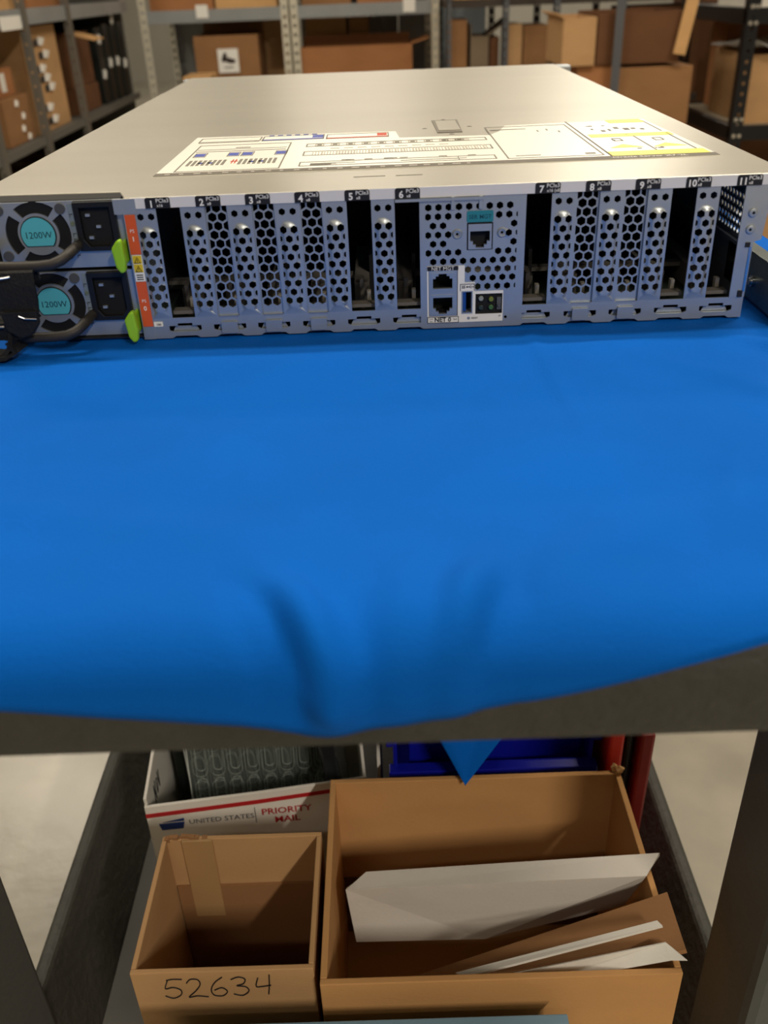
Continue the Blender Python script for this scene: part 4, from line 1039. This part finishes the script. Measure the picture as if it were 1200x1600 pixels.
p_ = MB().box(1.085, 1.115, 3.14, 3.146, 0, 1.4); o = p_.build('steel_post', mat('slim_post', (96, 98, 102), .4, .4)); tag(o, 'single slim steel post in front of the stacked boxes', 'post')
# black rack at right
br = thing('shelving_unit', 'black steel shelving unit with riveted posts at the right edge', 'shelf', (1.85, 3.4, 0))
for (x, y) in ((1.50, 3.0), (1.50, 3.72), (2.35, 3.0), (2.35, 3.72)):
    m = MB(); zplate(m, x, x+.042, y, .02, 1.8, pitch=.034, hr=.006); m.box(x, x+.003, y+.003, y+.04, .02, 1.8)
    p = m.build('post', blkst, br)
    m = MB()
    for z in (.545, .60, .905, .955): m.cyl((x+.012, y-.005, z), (x+.012, y, z), .007, 8); m.cyl((x+.032, y-.005, z), (x+.032, y, z), .007, 8)
    m.build('rivet', rivet, p)
for z in (.15, .572, .945, 1.45):
    MB().box(1.53, 2.35, 3.03, 3.72, z-.012, z).build('shelf_board', mat('pale_board', (170, 160, 140), .6), br)
    MB().box(1.50, 2.39, 3.004, 3.03, z-.045, z+.006).box(1.50, 1.53, 3.03, 3.74, z-.045, z+.006).box(1.50, 2.39, 3.72, 3.74, z-.045, z+.006).build('beam', blkst, br, bevel=.004)
t, M = B('cardboard_box', 'tan box under clear plastic on the lower shelf of the black unit', 1.575, 1.79, 3.09, 3.5, .573, .800, kraft, th=.004)
B('cardboard_box', 'tan box right of the black front post on the lower shelf', 1.80, 2.15, 3.07, 3.5, .573, .800, kraft, closed=True)
B('cardboard_box', 'orange-brown box seen behind the plastic film in the black unit', 1.62, 1.85, 3.54, 3.7, .573, .93, kraft5, closed=True)
for k, (xa, xb) in enumerate(((1.56, 1.85), (1.9, 2.25))): B('cardboard_box', 'white-lidded box on the upper shelf of the black unit, %s one' % ('left', 'right')[k], xa, xb, 3.1, 3.5, .946, 1.2, wcard, closed=True)
m = MB(); vs = []; fs = []; N = 16
for j in range(N+1):
    for i in range(N+1):
        u, v = i/N, j/N; x = 1.535+.29*u; y = 3.05+.40*v
        z = .806+.02*(1-u)*(1-v)-.05*max(0, .25-v)*4*(.4+.6*math.sin(u*9)**2)*(1 if False else .0)+.03*u*v+.014*noise.noise(Vector((u*6, v*6, 2)))+.010*math.sin(u*14+v*5)*(1-v)
        vs.append((x, y, z+.012))
for j in range(N):
    for i in range(N):
        a = j*(N+1)+i; fs.append((a, a+1, a+N+2, a+N+1))
m.add(vs, fs); o = m.build('plastic_film', film, smooth=True); s = o.modifiers.new('solid', 'SOLIDIFY'); s.thickness = .002
tag(o, 'crumpled clear plastic film draped over the tan box on the black unit', 'film')
# box stack just right of the cart
B('cardboard_box', 'kraft box beside the right side of the cart, top of its stack', .745, 1.05, .80, 1.0, .52, .795, kraft, closed=True)
B('cardboard_box', 'dark brown box on the floor carrying the kraft box beside the cart', .70, 1.10, .70, 1.05, .0, .519, kraft3, closed=True)
o = MB().box(.660, .722, .705, .735, .5195, .835).build('vent_bright_sheet', white, bevel=.002); tag(o, 'white foam sheet added beside the cart to look bright through the server side vents', 'foam')  # added white sheet, so the vent holes look bright from the camera
# box peeking out behind the server on the left
B('cardboard_box', 'small tan box behind the far left corner of the server', -.62, -.50, 3.9, 4.1, .5, .74, kraft4, closed=True)
B('cardboard_box', 'dark brown box on the floor carrying the small tan box', -.70, -.42, 3.8, 4.2, 0, .499, kraft3, closed=True)
